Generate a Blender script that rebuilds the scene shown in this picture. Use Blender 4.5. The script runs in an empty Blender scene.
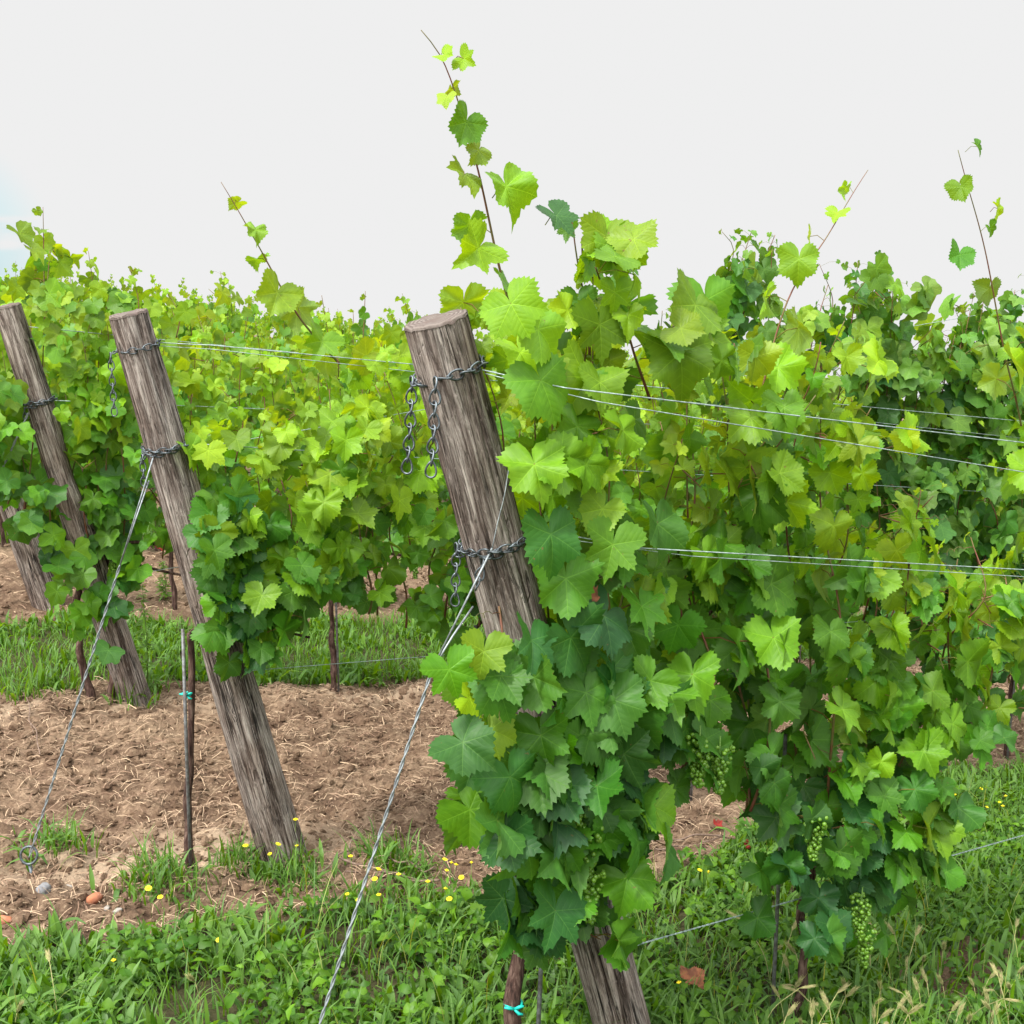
import bpy, math, random
import numpy as np
from mathutils import Matrix, Vector

random.seed(7)
RNG = np.random.default_rng(11)
sc = bpy.context.scene
COL = sc.collection
R = math.radians

# ------------------------------------------------------------------ the site's frame
# u runs along a vine row (downhill to the right), v runs from row to row, h is height above the sloping ground
CAM_H = 1.75
PITCH = math.atan(240 / 1200.0)
RH = np.array([0.85214298, 0.52330903]); PH = np.array([-RH[1], RH[0]])
SLOPE = -0.14516691714688582
ROT_U = math.atan2(RH[1], RH[0])
ROW_A, ROW_B, ROW_C, ROW_D = 2.18, 3.64, 5.40, 7.20       # v of the four nearest rows

def W(u, v, h=0.0):
    return np.array([RH[0]*u + PH[0]*v, RH[1]*u + PH[1]*v, SLOPE*u + h])

def Wn(P):
    P = np.asarray(P, float)
    out = np.empty_like(P)
    out[:, 0] = RH[0]*P[:, 0] + PH[0]*P[:, 1]
    out[:, 1] = RH[1]*P[:, 0] + PH[1]*P[:, 1]
    out[:, 2] = SLOPE*P[:, 0] + P[:, 2]
    return out

def surv(x, y, v):
    """survey helper: the (u, h) in the vertical plane of a row at distance v for a bearing"""
    th = PITCH
    d = np.array([(x-512)/1200.0, math.cos(th) + math.sin(th)*(512-y)/1200.0, -math.sin(th) + math.cos(th)*(512-y)/1200.0])
    t = v/(d[:2] @ PH)
    P = d*t
    u = P[:2] @ RH
    return u, P[2] + CAM_H - SLOPE*u

def gsurv(x, y):
    th = PITCH
    d = np.array([(x-512)/1200.0, math.cos(th) + math.sin(th)*(512-y)/1200.0, -math.sin(th) + math.cos(th)*(512-y)/1200.0])
    n = np.array([-SLOPE*RH[0], -SLOPE*RH[1], 1.0])
    P = d*(-CAM_H/(n @ d))
    return P[:2] @ RH, P[:2] @ PH

# ------------------------------------------------------------------ noise
def _h(ix, iy, iz, seed):
    n = (ix.astype(np.int64)*374761393 + iy.astype(np.int64)*668265263 + iz.astype(np.int64)*2147483647 + seed*1274126177) & 0xffffffff
    n = ((n ^ (n >> 13))*1274126177) & 0xffffffff
    n = n ^ (n >> 16)
    return (n & 0xffffff)/float(0xffffff)

def vnoise(x, y, z=None, seed=0):
    x = np.asarray(x, float); y = np.asarray(y, float)
    z = np.zeros_like(x) if z is None else np.asarray(z, float)
    ix, iy, iz = np.floor(x), np.floor(y), np.floor(z)
    fx, fy, fz = x-ix, y-iy, z-iz
    fx, fy, fz = [f*f*(3-2*f) for f in (fx, fy, fz)]
    r = 0
    for a in (0, 1):
        for b in (0, 1):
            for c in (0, 1):
                w = (fx if a else 1-fx)*(fy if b else 1-fy)*(fz if c else 1-fz)
                r = r + w*_h(ix+a, iy+b, iz+c, seed)
    return r*2-1

def fbm(x, y, z=None, seed=0, o=4):
    s = 0; a = 1.0
    for k in range(o):
        f = 2.03**k
        s = s + a*vnoise(np.asarray(x)*f, np.asarray(y)*f, None if z is None else np.asarray(z)*f, seed+k*17)
        a *= 0.5
    return s

# ------------------------------------------------------------------ object helpers
def link(o, parent=None):
    COL.objects.link(o)
    if parent is not None:
        o.parent = parent
    return o

def mesh_np(name, V, loops, totals, mat, uv=None, colr=None, smooth=True):
    me = bpy.data.meshes.new(name)
    V = np.asarray(V, np.float32); loops = np.asarray(loops, np.int32); totals = np.asarray(totals, np.int32)
    me.vertices.add(len(V)); me.vertices.foreach_set('co', V.ravel())
    me.loops.add(len(loops)); me.loops.foreach_set('vertex_index', loops)
    me.polygons.add(len(totals))
    st = np.zeros(len(totals), np.int32); st[1:] = np.cumsum(totals)[:-1]
    me.polygons.foreach_set('loop_start', st)
    me.polygons.foreach_set('loop_total', totals)
    me.polygons.foreach_set('use_smooth', np.full(len(totals), smooth))
    if uv is not None:
        l = me.uv_layers.new(name='UVMap')
        l.data.foreach_set('uv', np.asarray(uv, np.float32)[loops].ravel())
    if colr is not None:
        a = me.color_attributes.new('tone', 'FLOAT_COLOR', 'POINT')
        c = np.ones((len(V), 4), np.float32); c[:, :3] = colr
        a.data.foreach_set('color', c.ravel())
    me.update(calc_edges=True)
    me.validate()
    if mat: me.materials.append(mat)
    return me

def obj_np(name, G, mat, parent=None, uv=None, colr=None, smooth=True):
    V, L, T = G[:3]
    return link(bpy.data.objects.new(name, mesh_np(name, V, L, T, mat, uv, colr, smooth)), parent)

def cat(Gs):
    Vs, Ls, Ts = [], [], []; n = 0
    for V, L, T in Gs:
        Vs.append(np.asarray(V)); Ls.append(np.asarray(L)+n); Ts.append(np.asarray(T)); n += len(V)
    return np.concatenate(Vs), np.concatenate(Ls), np.concatenate(Ts)

def tag(o, label, category, group=None, kind=None):
    if label: o['label'] = label
    if category: o['category'] = category
    if group: o['group'] = group
    if kind: o['kind'] = kind
    return o

def empty(name, loc, rz=0.0):
    o = bpy.data.objects.new(name, None)
    o.empty_display_size = 0.1
    o.location = tuple(loc); o.rotation_euler = (0, 0, rz)
    return link(o)

def tube(P, rad, n=6, closed=False, caps=True):
    """tube along a polyline, parallel transported frame"""
    P = np.asarray(P, float); m = len(P)
    rad = np.broadcast_to(np.asarray(rad, float), (m,))
    if closed:
        T = np.roll(P, -1, 0)-np.roll(P, 1, 0)
    else:
        T = np.gradient(P, axis=0)
    T = T/np.maximum(np.linalg.norm(T, axis=1, keepdims=True), 1e-9)
    ref = np.array([0, 0, 1.0]) if abs(T[0, 2]) < 0.9 else np.array([1.0, 0, 0])
    N = np.zeros_like(P)
    n0 = np.cross(T[0], ref); N[0] = n0/np.linalg.norm(n0)
    for i in range(1, m):
        q = N[i-1]-T[i]*(N[i-1] @ T[i]); N[i] = q/max(np.linalg.norm(q), 1e-9)
    B = np.cross(T, N)
    a = np.linspace(0, 2*np.pi, n, endpoint=False)
    V = P[:, None]+rad[:, None, None]*(np.cos(a)[None, :, None]*N[:, None]+np.sin(a)[None, :, None]*B[:, None])
    V = V.reshape(-1, 3)
    seg = m if closed else m-1
    i = np.arange(seg)[:, None]; j = np.arange(n)[None]
    i2 = (i+1) % m; j2 = (j+1) % n
    F = np.stack([i*n+j, i*n+j2, i2*n+j2, i2*n+j], -1).reshape(-1)
    L = F; Tt = np.full(seg*n, 4)
    if caps and not closed:
        L = np.concatenate([L, np.arange(n)[::-1], (m-1)*n+np.arange(n)]); Tt = np.concatenate([Tt, [n, n]])
    return V, L, Tt

def smooth_path(pts, step=0.03):
    """Catmull-Rom through the points"""
    p = np.asarray(pts, float)
    p = np.vstack([2*p[0]-p[1], p, 2*p[-1]-p[-2]])
    out = []
    for i in range(1, len(p)-2):
        k = max(2, int(np.linalg.norm(p[i+1]-p[i])/step))
        for t in np.linspace(0, 1, k, endpoint=False):
            a, b, c, d = p[i-1], p[i], p[i+1], p[i+2]
            out.append(0.5*(2*b+(c-a)*t+(2*a-5*b+4*c-d)*t*t+(3*b-a-3*c+d)*t**3))
    out.append(p[-2])
    return np.array(out)

# ------------------------------------------------------------------ materials
class NT:
    def __init__(s, name):
        s.m = bpy.data.materials.new(name); s.m.use_nodes = True
        s.t = s.m.node_tree; s.t.nodes.clear()
        s.out = s.n('ShaderNodeOutputMaterial')
    def n(s, ty, **k):
        o = s.t.nodes.new(ty)
        for a, b in k.items(): setattr(o, a, b)
        return o
    def l(s, a, b): s.t.links.new(a, b)
    def math(s, op, a, b=None, c=None, clamp=False):
        o = s.n('ShaderNodeMath', operation=op); o.use_clamp = clamp
        for i, x in enumerate((a, b, c)):
            if x is None: continue
            if isinstance(x, (int, float)): o.inputs[i].default_value = x
            else: s.l(x, o.inputs[i])
        return o.outputs[0]
    def noise(s, vec, scale, detail=4, rough=0.55, dist=0.0):
        o = s.n('ShaderNodeTexNoise'); o.inputs['Scale'].default_value = scale
        o.inputs['Detail'].default_value = detail; o.inputs['Roughness'].default_value = rough
        o.inputs['Distortion'].default_value = dist
        if vec is not None: s.l(vec, o.inputs['Vector'])
        return o.outputs['Fac']
    def ramp(s, fac, stops):
        o = s.n('ShaderNodeValToRGB'); e = o.color_ramp.elements
        while len(e) > 1: e.remove(e[-1])
        for i, (p, c) in enumerate(stops):
            q = e[0] if i == 0 else e.new(p)
            q.position = p; q.color = (*c, 1) if len(c) == 3 else c
        s.l(fac, o.inputs[0]); return o.outputs[0]
    def mix(s, fac, a, b, mode='MIX'):
        o = s.n('ShaderNodeMix', data_type='RGBA', blend_type=mode)
        for sock, x in ((o.inputs[0], fac), (o.inputs[6], a), (o.inputs[7], b)):
            if isinstance(x, (int, float)): sock.default_value = x
            elif isinstance(x, tuple): sock.default_value = (*x, 1)
            else: s.l(x, sock)
        return o.outputs[2]
    def mapping(s, vec, scale):
        o = s.n('ShaderNodeMapping'); o.inputs['Scale'].default_value = scale
        s.l(vec, o.inputs['Vector']); return o.outputs[0]
    def bump(s, h, strength, dist):
        o = s.n('ShaderNodeBump'); o.inputs['Strength'].default_value = strength; o.inputs['Distance'].default_value = dist
        s.l(h, o.inputs['Height']); return o.outputs[0]
    def maprange(s, v, a, b, c=0.0, d=1.0):
        o = s.n('ShaderNodeMapRange'); o.interpolation_type = 'SMOOTHSTEP'
        s.l(v, o.inputs[0])
        for i, x in enumerate((a, b, c, d)): o.inputs[i+1].default_value = x
        return o.outputs[0]
    def bsdf(s, color, rough=0.6, spec=0.4, metal=0.0, normal=None):
        o = s.n('ShaderNodeBsdfPrincipled')
        if isinstance(color, tuple): o.inputs['Base Color'].default_value = (*color, 1)
        else: s.l(color, o.inputs['Base Color'])
        if isinstance(rough, (int, float)): o.inputs['Roughness'].default_value = rough
        else: s.l(rough, o.inputs['Roughness'])
        o.inputs['Specular IOR Level'].default_value = spec
        o.inputs['Metallic'].default_value = metal
        if normal is not None: s.l(normal, o.inputs['Normal'])
        return o.outputs[0]
    def done(s, sh):
        s.l(sh, s.out.inputs[0]); return s.m

def leaf_material(name, veins=True, trans=0.33):
    m = NT(name)
    tone = m.n('ShaderNodeAttribute', attribute_name='tone').outputs['Color']
    geo = m.n('ShaderNodeNewGeometry')
    tc = m.n('ShaderNodeTexCoord')
    nz = m.noise(tc.outputs['Object'], 45 if veins else 25, 3)
    base = m.mix(m.maprange(nz, 0.3, 0.7, 0.0, 0.55), tone, m.mix(1.0, tone, (0.62, 0.72, 0.75), 'MULTIPLY'))
    normal = None
    if veins:
        sp = m.n('ShaderNodeSeparateXYZ'); m.l(tc.outputs['UV'], sp.inputs[0])
        s_, t_ = sp.outputs[0], sp.outputs[1]
        wmain = m.math('MULTIPLY_ADD', s_, -0.016, 0.022)
        mainv = m.math('SUBTRACT', 1.0, m.math('DIVIDE', t_, wmain), clamp=True)
        q = m.math('PINGPONG', m.math('MULTIPLY', m.math('SUBTRACT', s_, m.math('MULTIPLY', t_, 0.85)), 6.5), 0.5)
        side = m.math('SUBTRACT', 1.0, m.math('DIVIDE', q, 0.085), clamp=True)
        fade = m.math('SUBTRACT', 1.0, m.math('MULTIPLY', t_, 2.2), clamp=True)
        side = m.math('MULTIPLY', side, fade)
        vein = m.math('MAXIMUM', m.math('MULTIPLY', mainv, 0.62), m.math('MULTIPLY', side, 0.30))
        light = m.mix(1.0, m.mix(1.0, tone, (1.5, 1.45, 1.6), 'MULTIPLY'), (0.05, 0.07, 0.015), 'ADD')
        base = m.mix(vein, base, light)
        blister = m.math('MULTIPLY', m.math('MULTIPLY', q, 2.0), fade)
        hh = m.math('SUBTRACT', m.math('ADD', m.math('MULTIPLY', blister, 0.6), m.math('MULTIPLY', m.noise(tc.outputs['Object'], 180, 2), 0.4)), vein)
        normal = m.bump(hh, 0.40, 0.0014)
    if veins:
        sp1 = m.maprange(m.noise(tc.outputs['Object'], 95, 2), 0.70, 0.735, 0.0, 0.8)
        sp2 = m.maprange(m.noise(tc.outputs['Object'], 7, 2), 0.52, 0.6)
        base = m.mix(m.math('MULTIPLY', sp1, sp2), base, (0.16, 0.10, 0.035))
    under = m.mix(0.35, base, (0.17, 0.29, 0.10))
    colr = m.mix(geo.outputs['Backfacing'], base, under)
    rough = m.math('MULTIPLY_ADD', m.noise(tc.outputs['Object'], 18, 2), 0.25, 0.36)
    a = m.bsdf(colr, rough, 0.33, 0, normal)
    tr = m.n('ShaderNodeBsdfTranslucent')
    m.l(m.mix(1.0, m.mix(1.0, base, (2.3, 1.75, 0.4), 'MULTIPLY'), (0.02, 0.03, 0.0), 'ADD'), tr.inputs[0])
    mx = m.n('ShaderNodeMixShader'); mx.inputs[0].default_value = trans
    m.l(a, mx.inputs[1]); m.l(tr.outputs[0], mx.inputs[2])
    return m.done(mx.outputs[0])

M_LEAF = leaf_material('vine_leaf')
M_LEAF_FAR = leaf_material('vine_leaf_distant', veins=False)
M_GRASS = leaf_material('grass_blade', veins=False, trans=0.35)

def wood_material(name, warm):
    m = NT(name)
    tc = m.n('ShaderNodeTexCoord').outputs['Object']
    a = m.noise(m.mapping(tc, (62, 62, 3.0)), 1.0, 8, 0.72, 1.1)
    b = m.noise(m.mapping(tc, (230, 230, 11)), 1.0, 5, 0.7, 0.8)
    c0 = m.noise(m.mapping(tc, (110, 110, 38)), 1.0, 5, 0.7, 0.5)
    big = m.noise(m.mapping(tc, (7, 7, 3)), 1.0, 5, 0.6)
    c = m.ramp(a, [(0.34, (0.045, 0.033, 0.029)), (0.42, (0.165, 0.128, 0.112)), (0.50, (0.335, 0.282, 0.256)), (0.64, (0.66, 0.59, 0.545))])
    c = m.mix(m.maprange(b, 0.38, 0.53, 0.75, 0.0), c, (0.052, 0.036, 0.031))
    c = m.mix(m.maprange(c0, 0.56, 0.70, 0.0, 0.5), c, (0.56, 0.49, 0.45))
    c = m.mix(m.maprange(big, 0.44, 0.62, 0.0, 0.65), c, m.mix(1.0, c, warm, 'MULTIPLY'))
    cr = m.noise(m.mapping(tc, (34, 34, 1.3)), 1.0, 4, 0.55, 1.2)
    crack = m.maprange(m.math('ABSOLUTE', m.math('SUBTRACT', cr, 0.5)), 0.006, 0.022, 1.0, 0.0)
    crack = m.math('MULTIPLY', crack, m.maprange(m.noise(m.mapping(tc, (9, 9, 4)), 1.0, 3), 0.42, 0.55))
    vo = m.n('ShaderNodeTexVoronoi', feature='DISTANCE_TO_EDGE'); vo.inputs['Scale'].default_value = 1.0; m.l(m.mapping(tc, (60, 60, 6)), vo.inputs['Vector'])
    chk = m.math('MULTIPLY', m.maprange(vo.outputs['Distance'], 0.0, 0.04, 0.4, 0.0), m.maprange(m.noise(tc, 16, 3), 0.5, 0.6))
    crack = m.math('MAXIMUM', crack, chk)
    c = m.mix(m.math('MULTIPLY', crack, 0.9), c, (0.010, 0.008, 0.008))
    hgt = m.math('SUBTRACT', m.math('ADD', m.math('ADD', a, m.math('MULTIPLY', b, 0.6)), m.math('MULTIPLY', c0, 0.4)), m.math('MULTIPLY', crack, 1.3))
    return m.done(m.bsdf(c, 0.88, 0.15, 0, m.bump(hgt, 1.0, 0.010)))
M_POST = wood_material('weathered_wood', (0.60, 0.50, 0.45))

def endgrain():
    m = NT('sawn_end_grain')
    tc = m.n('ShaderNodeTexCoord').outputs['Object']
    w = m.n('ShaderNodeTexWave', wave_type='RINGS', rings_direction='Z')
    w.inputs['Scale'].default_value = 32; w.inputs['Distortion'].default_value = 3; w.inputs['Detail'].default_value = 3
    m.l(tc, w.inputs[0])
    c = m.ramp(w.outputs['Fac'], [(0.0, (0.10, 0.08, 0.072)), (1.0, (0.20, 0.17, 0.155))])
    c = m.mix(m.maprange(m.noise(tc, 30, 4), 0.4, 0.65), c, (0.13, 0.10, 0.09))
    return m.done(m.bsdf(c, 0.9, 0.15, 0, m.bump(w.outputs['Fac'], 0.5, 0.003)))
M_END = endgrain()

def bark_material():
    m = NT('vine_bark')
    tc = m.n('ShaderNodeTexCoord').outputs['Object']
    a = m.noise(m.mapping(tc, (90, 90, 16)), 1.0, 5, 0.65, 0.5)
    c = m.ramp(a, [(0.32, (0.016, 0.009, 0.008)), (0.5, (0.075, 0.042, 0.034)), (0.7, (0.20, 0.135, 0.11))])
    return m.done(m.bsdf(c, 0.9, 0.2, 0, m.bump(a, 1.0, 0.005)))
M_BARK = bark_material()

def simple(name, c1, c2, scale=30, rough=0.6, spec=0.4, metal=0.0, bump=0.0, bd=0.002):
    m = NT(name)
    tc = m.n('ShaderNodeTexCoord').outputs['Object']
    nz = m.noise(tc, scale, 4)
    c = m.mix(m.maprange(nz, 0.35, 0.65), c1, c2)
    return m.done(m.bsdf(c, rough, spec, metal, m.bump(nz, bump, bd) if bump else None))
M_CANE = simple('green_red_cane', (0.17, 0.055, 0.035), (0.13, 0.13, 0.035), 14, 0.55)
M_PETIOLE = simple('petiole_green', (0.24, 0.30, 0.05), (0.26, 0.14, 0.06), 9, 0.5)
M_WIRE = simple('galvanised_wire', (0.40, 0.50, 0.48), (0.20, 0.27, 0.26), 60, 0.45, 0.5, 0.25)
M_STAY = simple('twisted_stay_wire', (0.34, 0.38, 0.41), (0.18, 0.20, 0.22), 60, 0.5, 0.5, 0.35)
M_CHAIN = simple('aged_steel_chain', (0.15, 0.18, 0.205), (0.07, 0.08, 0.09), 90, 0.42, 0.5, 0.7, 0.3, 0.0005)
M_STEELPOST = simple('blue_grey_steel', (0.20, 0.27, 0.36), (0.13, 0.17, 0.22), 40, 0.45, 0.5, 0.5)
M_STAKE = simple('stake_steel', (0.20, 0.21, 0.22), (0.11, 0.10, 0.10), 70, 0.6, 0.4, 0.4)
M_TIE = simple('teal_plastic', (0.01, 0.42, 0.36), (0.01, 0.52, 0.44), 40, 0.4)
M_GRAPE = simple('green_grape', (0.13, 0.27, 0.02), (0.07, 0.17, 0.015), 60, 0.35, 0.5)
M_STONE = simple('pale_stone', (0.34, 0.31, 0.28), (0.22, 0.20, 0.19), 40, 0.9, 0.2, 0, 0.5, 0.004)
M_STONE_G = simple('grey_stone', (0.16, 0.16, 0.17), (0.24, 0.24, 0.25), 40, 0.9, 0.2, 0, 0.5, 0.004)
M_BRICK = simple('orange_stone', (0.44, 0.17, 0.09), (0.34, 0.14, 0.09), 40, 0.9, 0.2, 0, 0.5, 0.004)
M_TWIG = simple('dry_twig', (0.26, 0.19, 0.15), (0.15, 0.10, 0.08), 50, 0.9, 0.2)
M_YELLOW = simple('yellow_petal', (0.80, 0.60, 0.01), (0.85, 0.70, 0.02), 200, 0.6)
M_STEM = simple('flower_stem', (0.10, 0.20, 0.03), (0.14, 0.22, 0.04), 30, 0.6)
M_BROWNLEAF = simple('dead_leaf', (0.30, 0.12, 0.06), (0.15, 0.06, 0.035), 60, 0.8, 0.2, 0, 0.5)
M_REDLEAF = simple('red_leaf', (0.26, 0.025, 0.02), (0.14, 0.02, 0.015), 60, 0.7, 0.2, 0, 0.5)
M_STRAWHEAD = simple('barley_head', (0.38, 0.34, 0.17), (0.24, 0.27, 0.09), 80, 0.8, 0.2)

def soil_material(name, clod=False):
    m = NT(name)
    tc = m.n('ShaderNodeTexCoord').outputs['Object']
    a = m.noise(tc, 9, 8, 0.68, 0.4); b = m.noise(tc, 70, 6, 0.7); c3 = m.noise(tc, 1.4, 3)
    c = m.ramp(a, [(0.30, (0.080, 0.049, 0.032)), (0.5, (0.195, 0.130, 0.085)), (0.68, (0.39, 0.28, 0.19))])
    c = m.mix(m.maprange(b, 0.40, 0.66, 0.55, 0.0), c, (0.08, 0.045, 0.032))
    c = m.mix(m.maprange(b, 0.60, 0.74, 0.0, 0.55), c, (0.50, 0.38, 0.27))
    c = m.mix(m.maprange(c3, 0.45, 0.75, 0.0, 0.5), c, (0.38, 0.275, 0.185))
    if not clod:
        tone = m.n('ShaderNodeAttribute', attribute_name='tone')
        sep = m.n('ShaderNodeSeparateColor'); m.l(tone.outputs['Color'], sep.inputs[0])
        g = m.ramp(b, [(0.35, (0.020, 0.026, 0.009)), (0.65, (0.055, 0.060, 0.024))])
        c = m.mix(m.math('MULTIPLY', sep.outputs[1], 0.85), c, g)
        c = m.mix(m.math('MULTIPLY', sep.outputs[0], 0.8), c, (0.46, 0.35, 0.25))
    h = m.math('ADD', a, m.math('MULTIPLY', b, 0.45))
    return m.done(m.bsdf(c, 0.95, 0.12, 0, m.bump(h, 1.0, 0.02)))
M_SOIL = soil_material('tilled_soil'); M_CLOD = soil_material('soil_clod', True)

def straw_material():
    m = NT('dry_straw')
    tone = m.n('ShaderNodeAttribute', attribute_name='tone').outputs['Color']
    return m.done(m.bsdf(tone, 0.85, 0.2))
M_STRAW = straw_material()

# ------------------------------------------------------------------ ground
def bandmask(u, v):
    """1 where plants cover the ground, 0 where it is tilled"""
    n = fbm(u*1.3, v*1.3, seed=5, o=3)*0.16
    w = v+n
    per = (w-3.42) % 3.6                # 0..1.9 tilled, 1.9..3.6 green
    g = np.clip((per-2.06)/0.12, 0, 1)*np.clip((3.42-per)/0.12, 0, 1)
    head = np.clip((3.30+0.30*np.clip(u-0.7, -1.6, .0)-0.10*np.clip((u-1.0)/.3, 0, 1)*np.clip((3.3-u)/.4, 0, 1)+0.28*np.clip((u-3.1)/.6, 0, 1)-w)/0.12, 0, 1)
    g = np.where(w < 3.75, head, g)
    g = g*(1-np.clip((np.abs(v-ROW_A)-0.02 < 0.13)*0.8*(fbm(u*2.5, v*2.5, seed=9) > 0.1), 0, 1))
    return np.clip(g, 0, 1)

def ground_h(u, v):
    g = bandmask(u, v)
    near = np.exp(-np.maximum(0, np.hypot(u-2, v-4)-12)/6)
    h = fbm(u*0.8, v*0.8, seed=2, o=2)*0.02
    s = fbm(u*6, v*6, seed=3, o=4)
    s = s+0.7*np.abs(fbm(u*14, v*14, seed=31, o=3))
    h = h+(1-g)*(s*0.028+0.010*fbm(u*3, v*3, seed=13, o=2))+g*fbm(u*5, v*5, seed=4, o=2)*0.008
    return h*near

def make_ground():
    def axis(a, b, st):
        f = list(np.arange(a, b, st)); lo, hi, s = a, b, st
        left, right = [], []
        while lo > -420:
            s *= 1.32; lo -= s; left.append(lo)
        s = st
        while hi < 900:
            s *= 1.32; hi += s; right.append(hi)
        return np.array(left[::-1]+f+[b]+right)
    U = axis(-1.2, 6.0, 0.022); Vv = axis(1.2, 7.4, 0.022)
    uu, vv = np.meshgrid(U, Vv, indexing='ij')
    h = ground_h(uu, vv)
    P = Wn(np.stack([uu.ravel(), vv.ravel(), h.ravel()], 1))
    nu, nv = len(U), len(Vv)
    i, j = np.meshgrid(np.arange(nu-1), np.arange(nv-1), indexing='ij')
    F = np.stack([i*nv+j, (i+1)*nv+j, (i+1)*nv+j+1, i*nv+j+1], -1).reshape(-1)
    g = bandmask(uu, vv).ravel()
    pale = np.exp(-(((uu-1.0)/0.55)**2+((vv-3.72)/0.16)**2)).ravel()+0.7*np.exp(-((vv-5.3)/0.10)**2).ravel()*(fbm(uu*3, vv*3, seed=41) > 0).ravel()
    tone = np.stack([np.clip(pale, 0, 1), g, 0*g], 1)
    o = obj_np('ground', (P, F, np.full((nu-1)*(nv-1), 4)), M_SOIL, colr=tone)
    o['kind'] = 'structure'; o['label'] = 'sloping vineyard ground of pale brown tilled soil between green strips'; o['category'] = 'ground'
make_ground()

# ------------------------------------------------------------------ vine leaf templates
def leaf_template(rng, nper=1, rings=(0.22, 0.5, 0.78, 1.0), step=5, teeth=True):
    th = np.arange(-180, 181, step).astype(float)
    deep = rng.uniform(0.0, 1.25)
    s1 = 0.80-0.22*deep; s2 = 0.74-0.20*deep
    ka = [0, 25, 50, 80, 110, 135, 155, 170, 180]
    kr = [1.0, s1, 0.90+rng.uniform(-.05, .05), s2, 0.86+rng.uniform(-.04, .04), 0.78, 0.70, 0.50+rng.uniform(-.15, .08), 0.10]
    r = np.interp(np.abs(th), ka, kr)
    sm = (np.roll(r, 1)+np.roll(r, -1)+2*r)/4
    if step <= 6: r = np.where((np.abs(th) > 4) & (np.abs(th) < 172), sm, r)
    asym = 1+0.05*np.sin(np.radians(th)+rng.uniform(0, 6))
    r = r*asym
    if teeth:
        k = np.arange(len(th))
        amp = 0.054 if step <= 6 else 0.04
        tt = np.where(k % 2 == 0, amp, -amp*0.7)*(1+0.4*rng.standard_normal(len(th)))
        tt[(np.abs(th) > 165)] = 0
        r = r*(1+tt)
    a = np.radians(th)
    n = len(th)
    V = [[0, 0, 0]]; UV = [[0, 0]]
    curl = np.interp(th, [-180, -110, -50, 0, 50, 110, 180], np.append(rng.normal(0, .20, 6), 0)); curl[-1] = curl[0]
    veins = np.radians(np.array([0, 50, -50, 110, -110]))
    fold = rng.uniform(-0.12, 0.48); droop = rng.uniform(0.02, 0.50); wav = rng.uniform(0.03, 0.13); wn = rng.integers(3, 6); ph = rng.uniform(0, 6)
    wav2 = rng.uniform(0.02, 0.05); wn2 = rng.integers(8, 12); side = rng.uniform(-0.22, 0.22); cup = rng.uniform(-0.12, 0.20)
    for q in rings:
        rr = r*q if q > 0.9 else np.interp(np.abs(th), ka, kr)*asym*q
        x = rr*np.sin(a); y = rr*np.cos(a)
        rad = np.hypot(x, y)
        z = fold*np.abs(x)*0.9-droop*np.clip(y, 0, 2)**2-0.5*droop*np.clip(-y, 0, 1)**2*1.2+cup*rad**2*-0.6
        z = z+wav*rad**1.5*np.sin(wn*a+ph)*1.6+wav2*rad**3*np.sin(wn2*a+ph*2)+side*x*rad*0.6
        da = np.min(np.abs((a[:, None]-veins[None]+np.pi) % (2*np.pi)-np.pi), 1)
        z = z+curl*rad**2+0.07*np.sin(np.clip(da/np.radians(27), 0, 1)*np.pi/2)*rad*(0.6+0.4*np.sin(rad*20))
        V += list(np.stack([x, y, z], 1))
        UV += list(np.stack([rad*np.cos(da), rad*np.sin(da)], 1))
    L = []; T = []
    for j in range(n-1):
        L += [0, 1+j+1, 1+j]; T.append(3)
    for q in range(len(rings)-1):
        b0 = 1+q*n; b1 = 1+(q+1)*n
        for j in range(n-1):
            L += [b0+j, b0+j+1, b1+j+1, b1+j]; T.append(4)
    return np.array(V), np.array(L), np.array(T), np.array(UV)

_r = np.random.default_rng(3)
LEAF_HI = [leaf_template(_r) for _ in range(14)]
LEAF_MID = [leaf_template(_r, rings=(0.45, 1.0), step=10) for _ in range(10)]
def leaf_low(rng):
    th = np.array([-180, -150, -110, -80, -50, -25, 0, 25, 50, 80, 110, 150, 180.])
    r = np.array([.1, .62, .82, .66, .92, .72, 1.02, .72, .92, .66, .82, .62, .1])*(1+0.06*rng.standard_normal(13))
    a = np.radians(th); x = r*np.sin(a); y = r*np.cos(a)
    fold = rng.uniform(0, .35); d = rng.uniform(.1, .4)
    z = fold*np.abs(x)-d*np.clip(y, 0, 2)**2+rng.uniform(-.08, .08, 13)
    V = np.vstack([[0, 0, 0], np.stack([x, y, z], 1)])
    L = []; T = []
    for j in range(12): L += [0, 2+j, 1+j]; T.append(3)
    return V, np.array(L), np.array(T), np.zeros((14, 2))
LEAF_LOW = [leaf_low(_r) for _ in range(8)]
def leaf_oval(rng):
    y = np.linspace(0, 1, 7); w = np.sin(np.pi*np.clip(y, 0.02, 1)**0.8)*rng.uniform(.2, .36)*(1+.22*rng.standard_normal(7)); w[0] = .02; w[-1] = .01
    d = rng.uniform(.1, .8); f = rng.uniform(.1, .5); wv = rng.normal(0, .04, 7)
    z = .25*np.sin(y*2.2)-d*y**2
    V = np.concatenate([np.stack([-w, y, z+f*w+wv], 1), np.stack([0*w, y, z], 1), np.stack([w, y, z+f*w-wv], 1)])
    L = []
    for k in range(6):
        L += [k, 7+k, 8+k, k+1, 7+k, 14+k, 15+k, 8+k]
    return V, np.array(L), np.full(12, 4), np.zeros((21, 2))
LEAF_OVAL = [leaf_oval(_r) for _ in range(8)]

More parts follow.
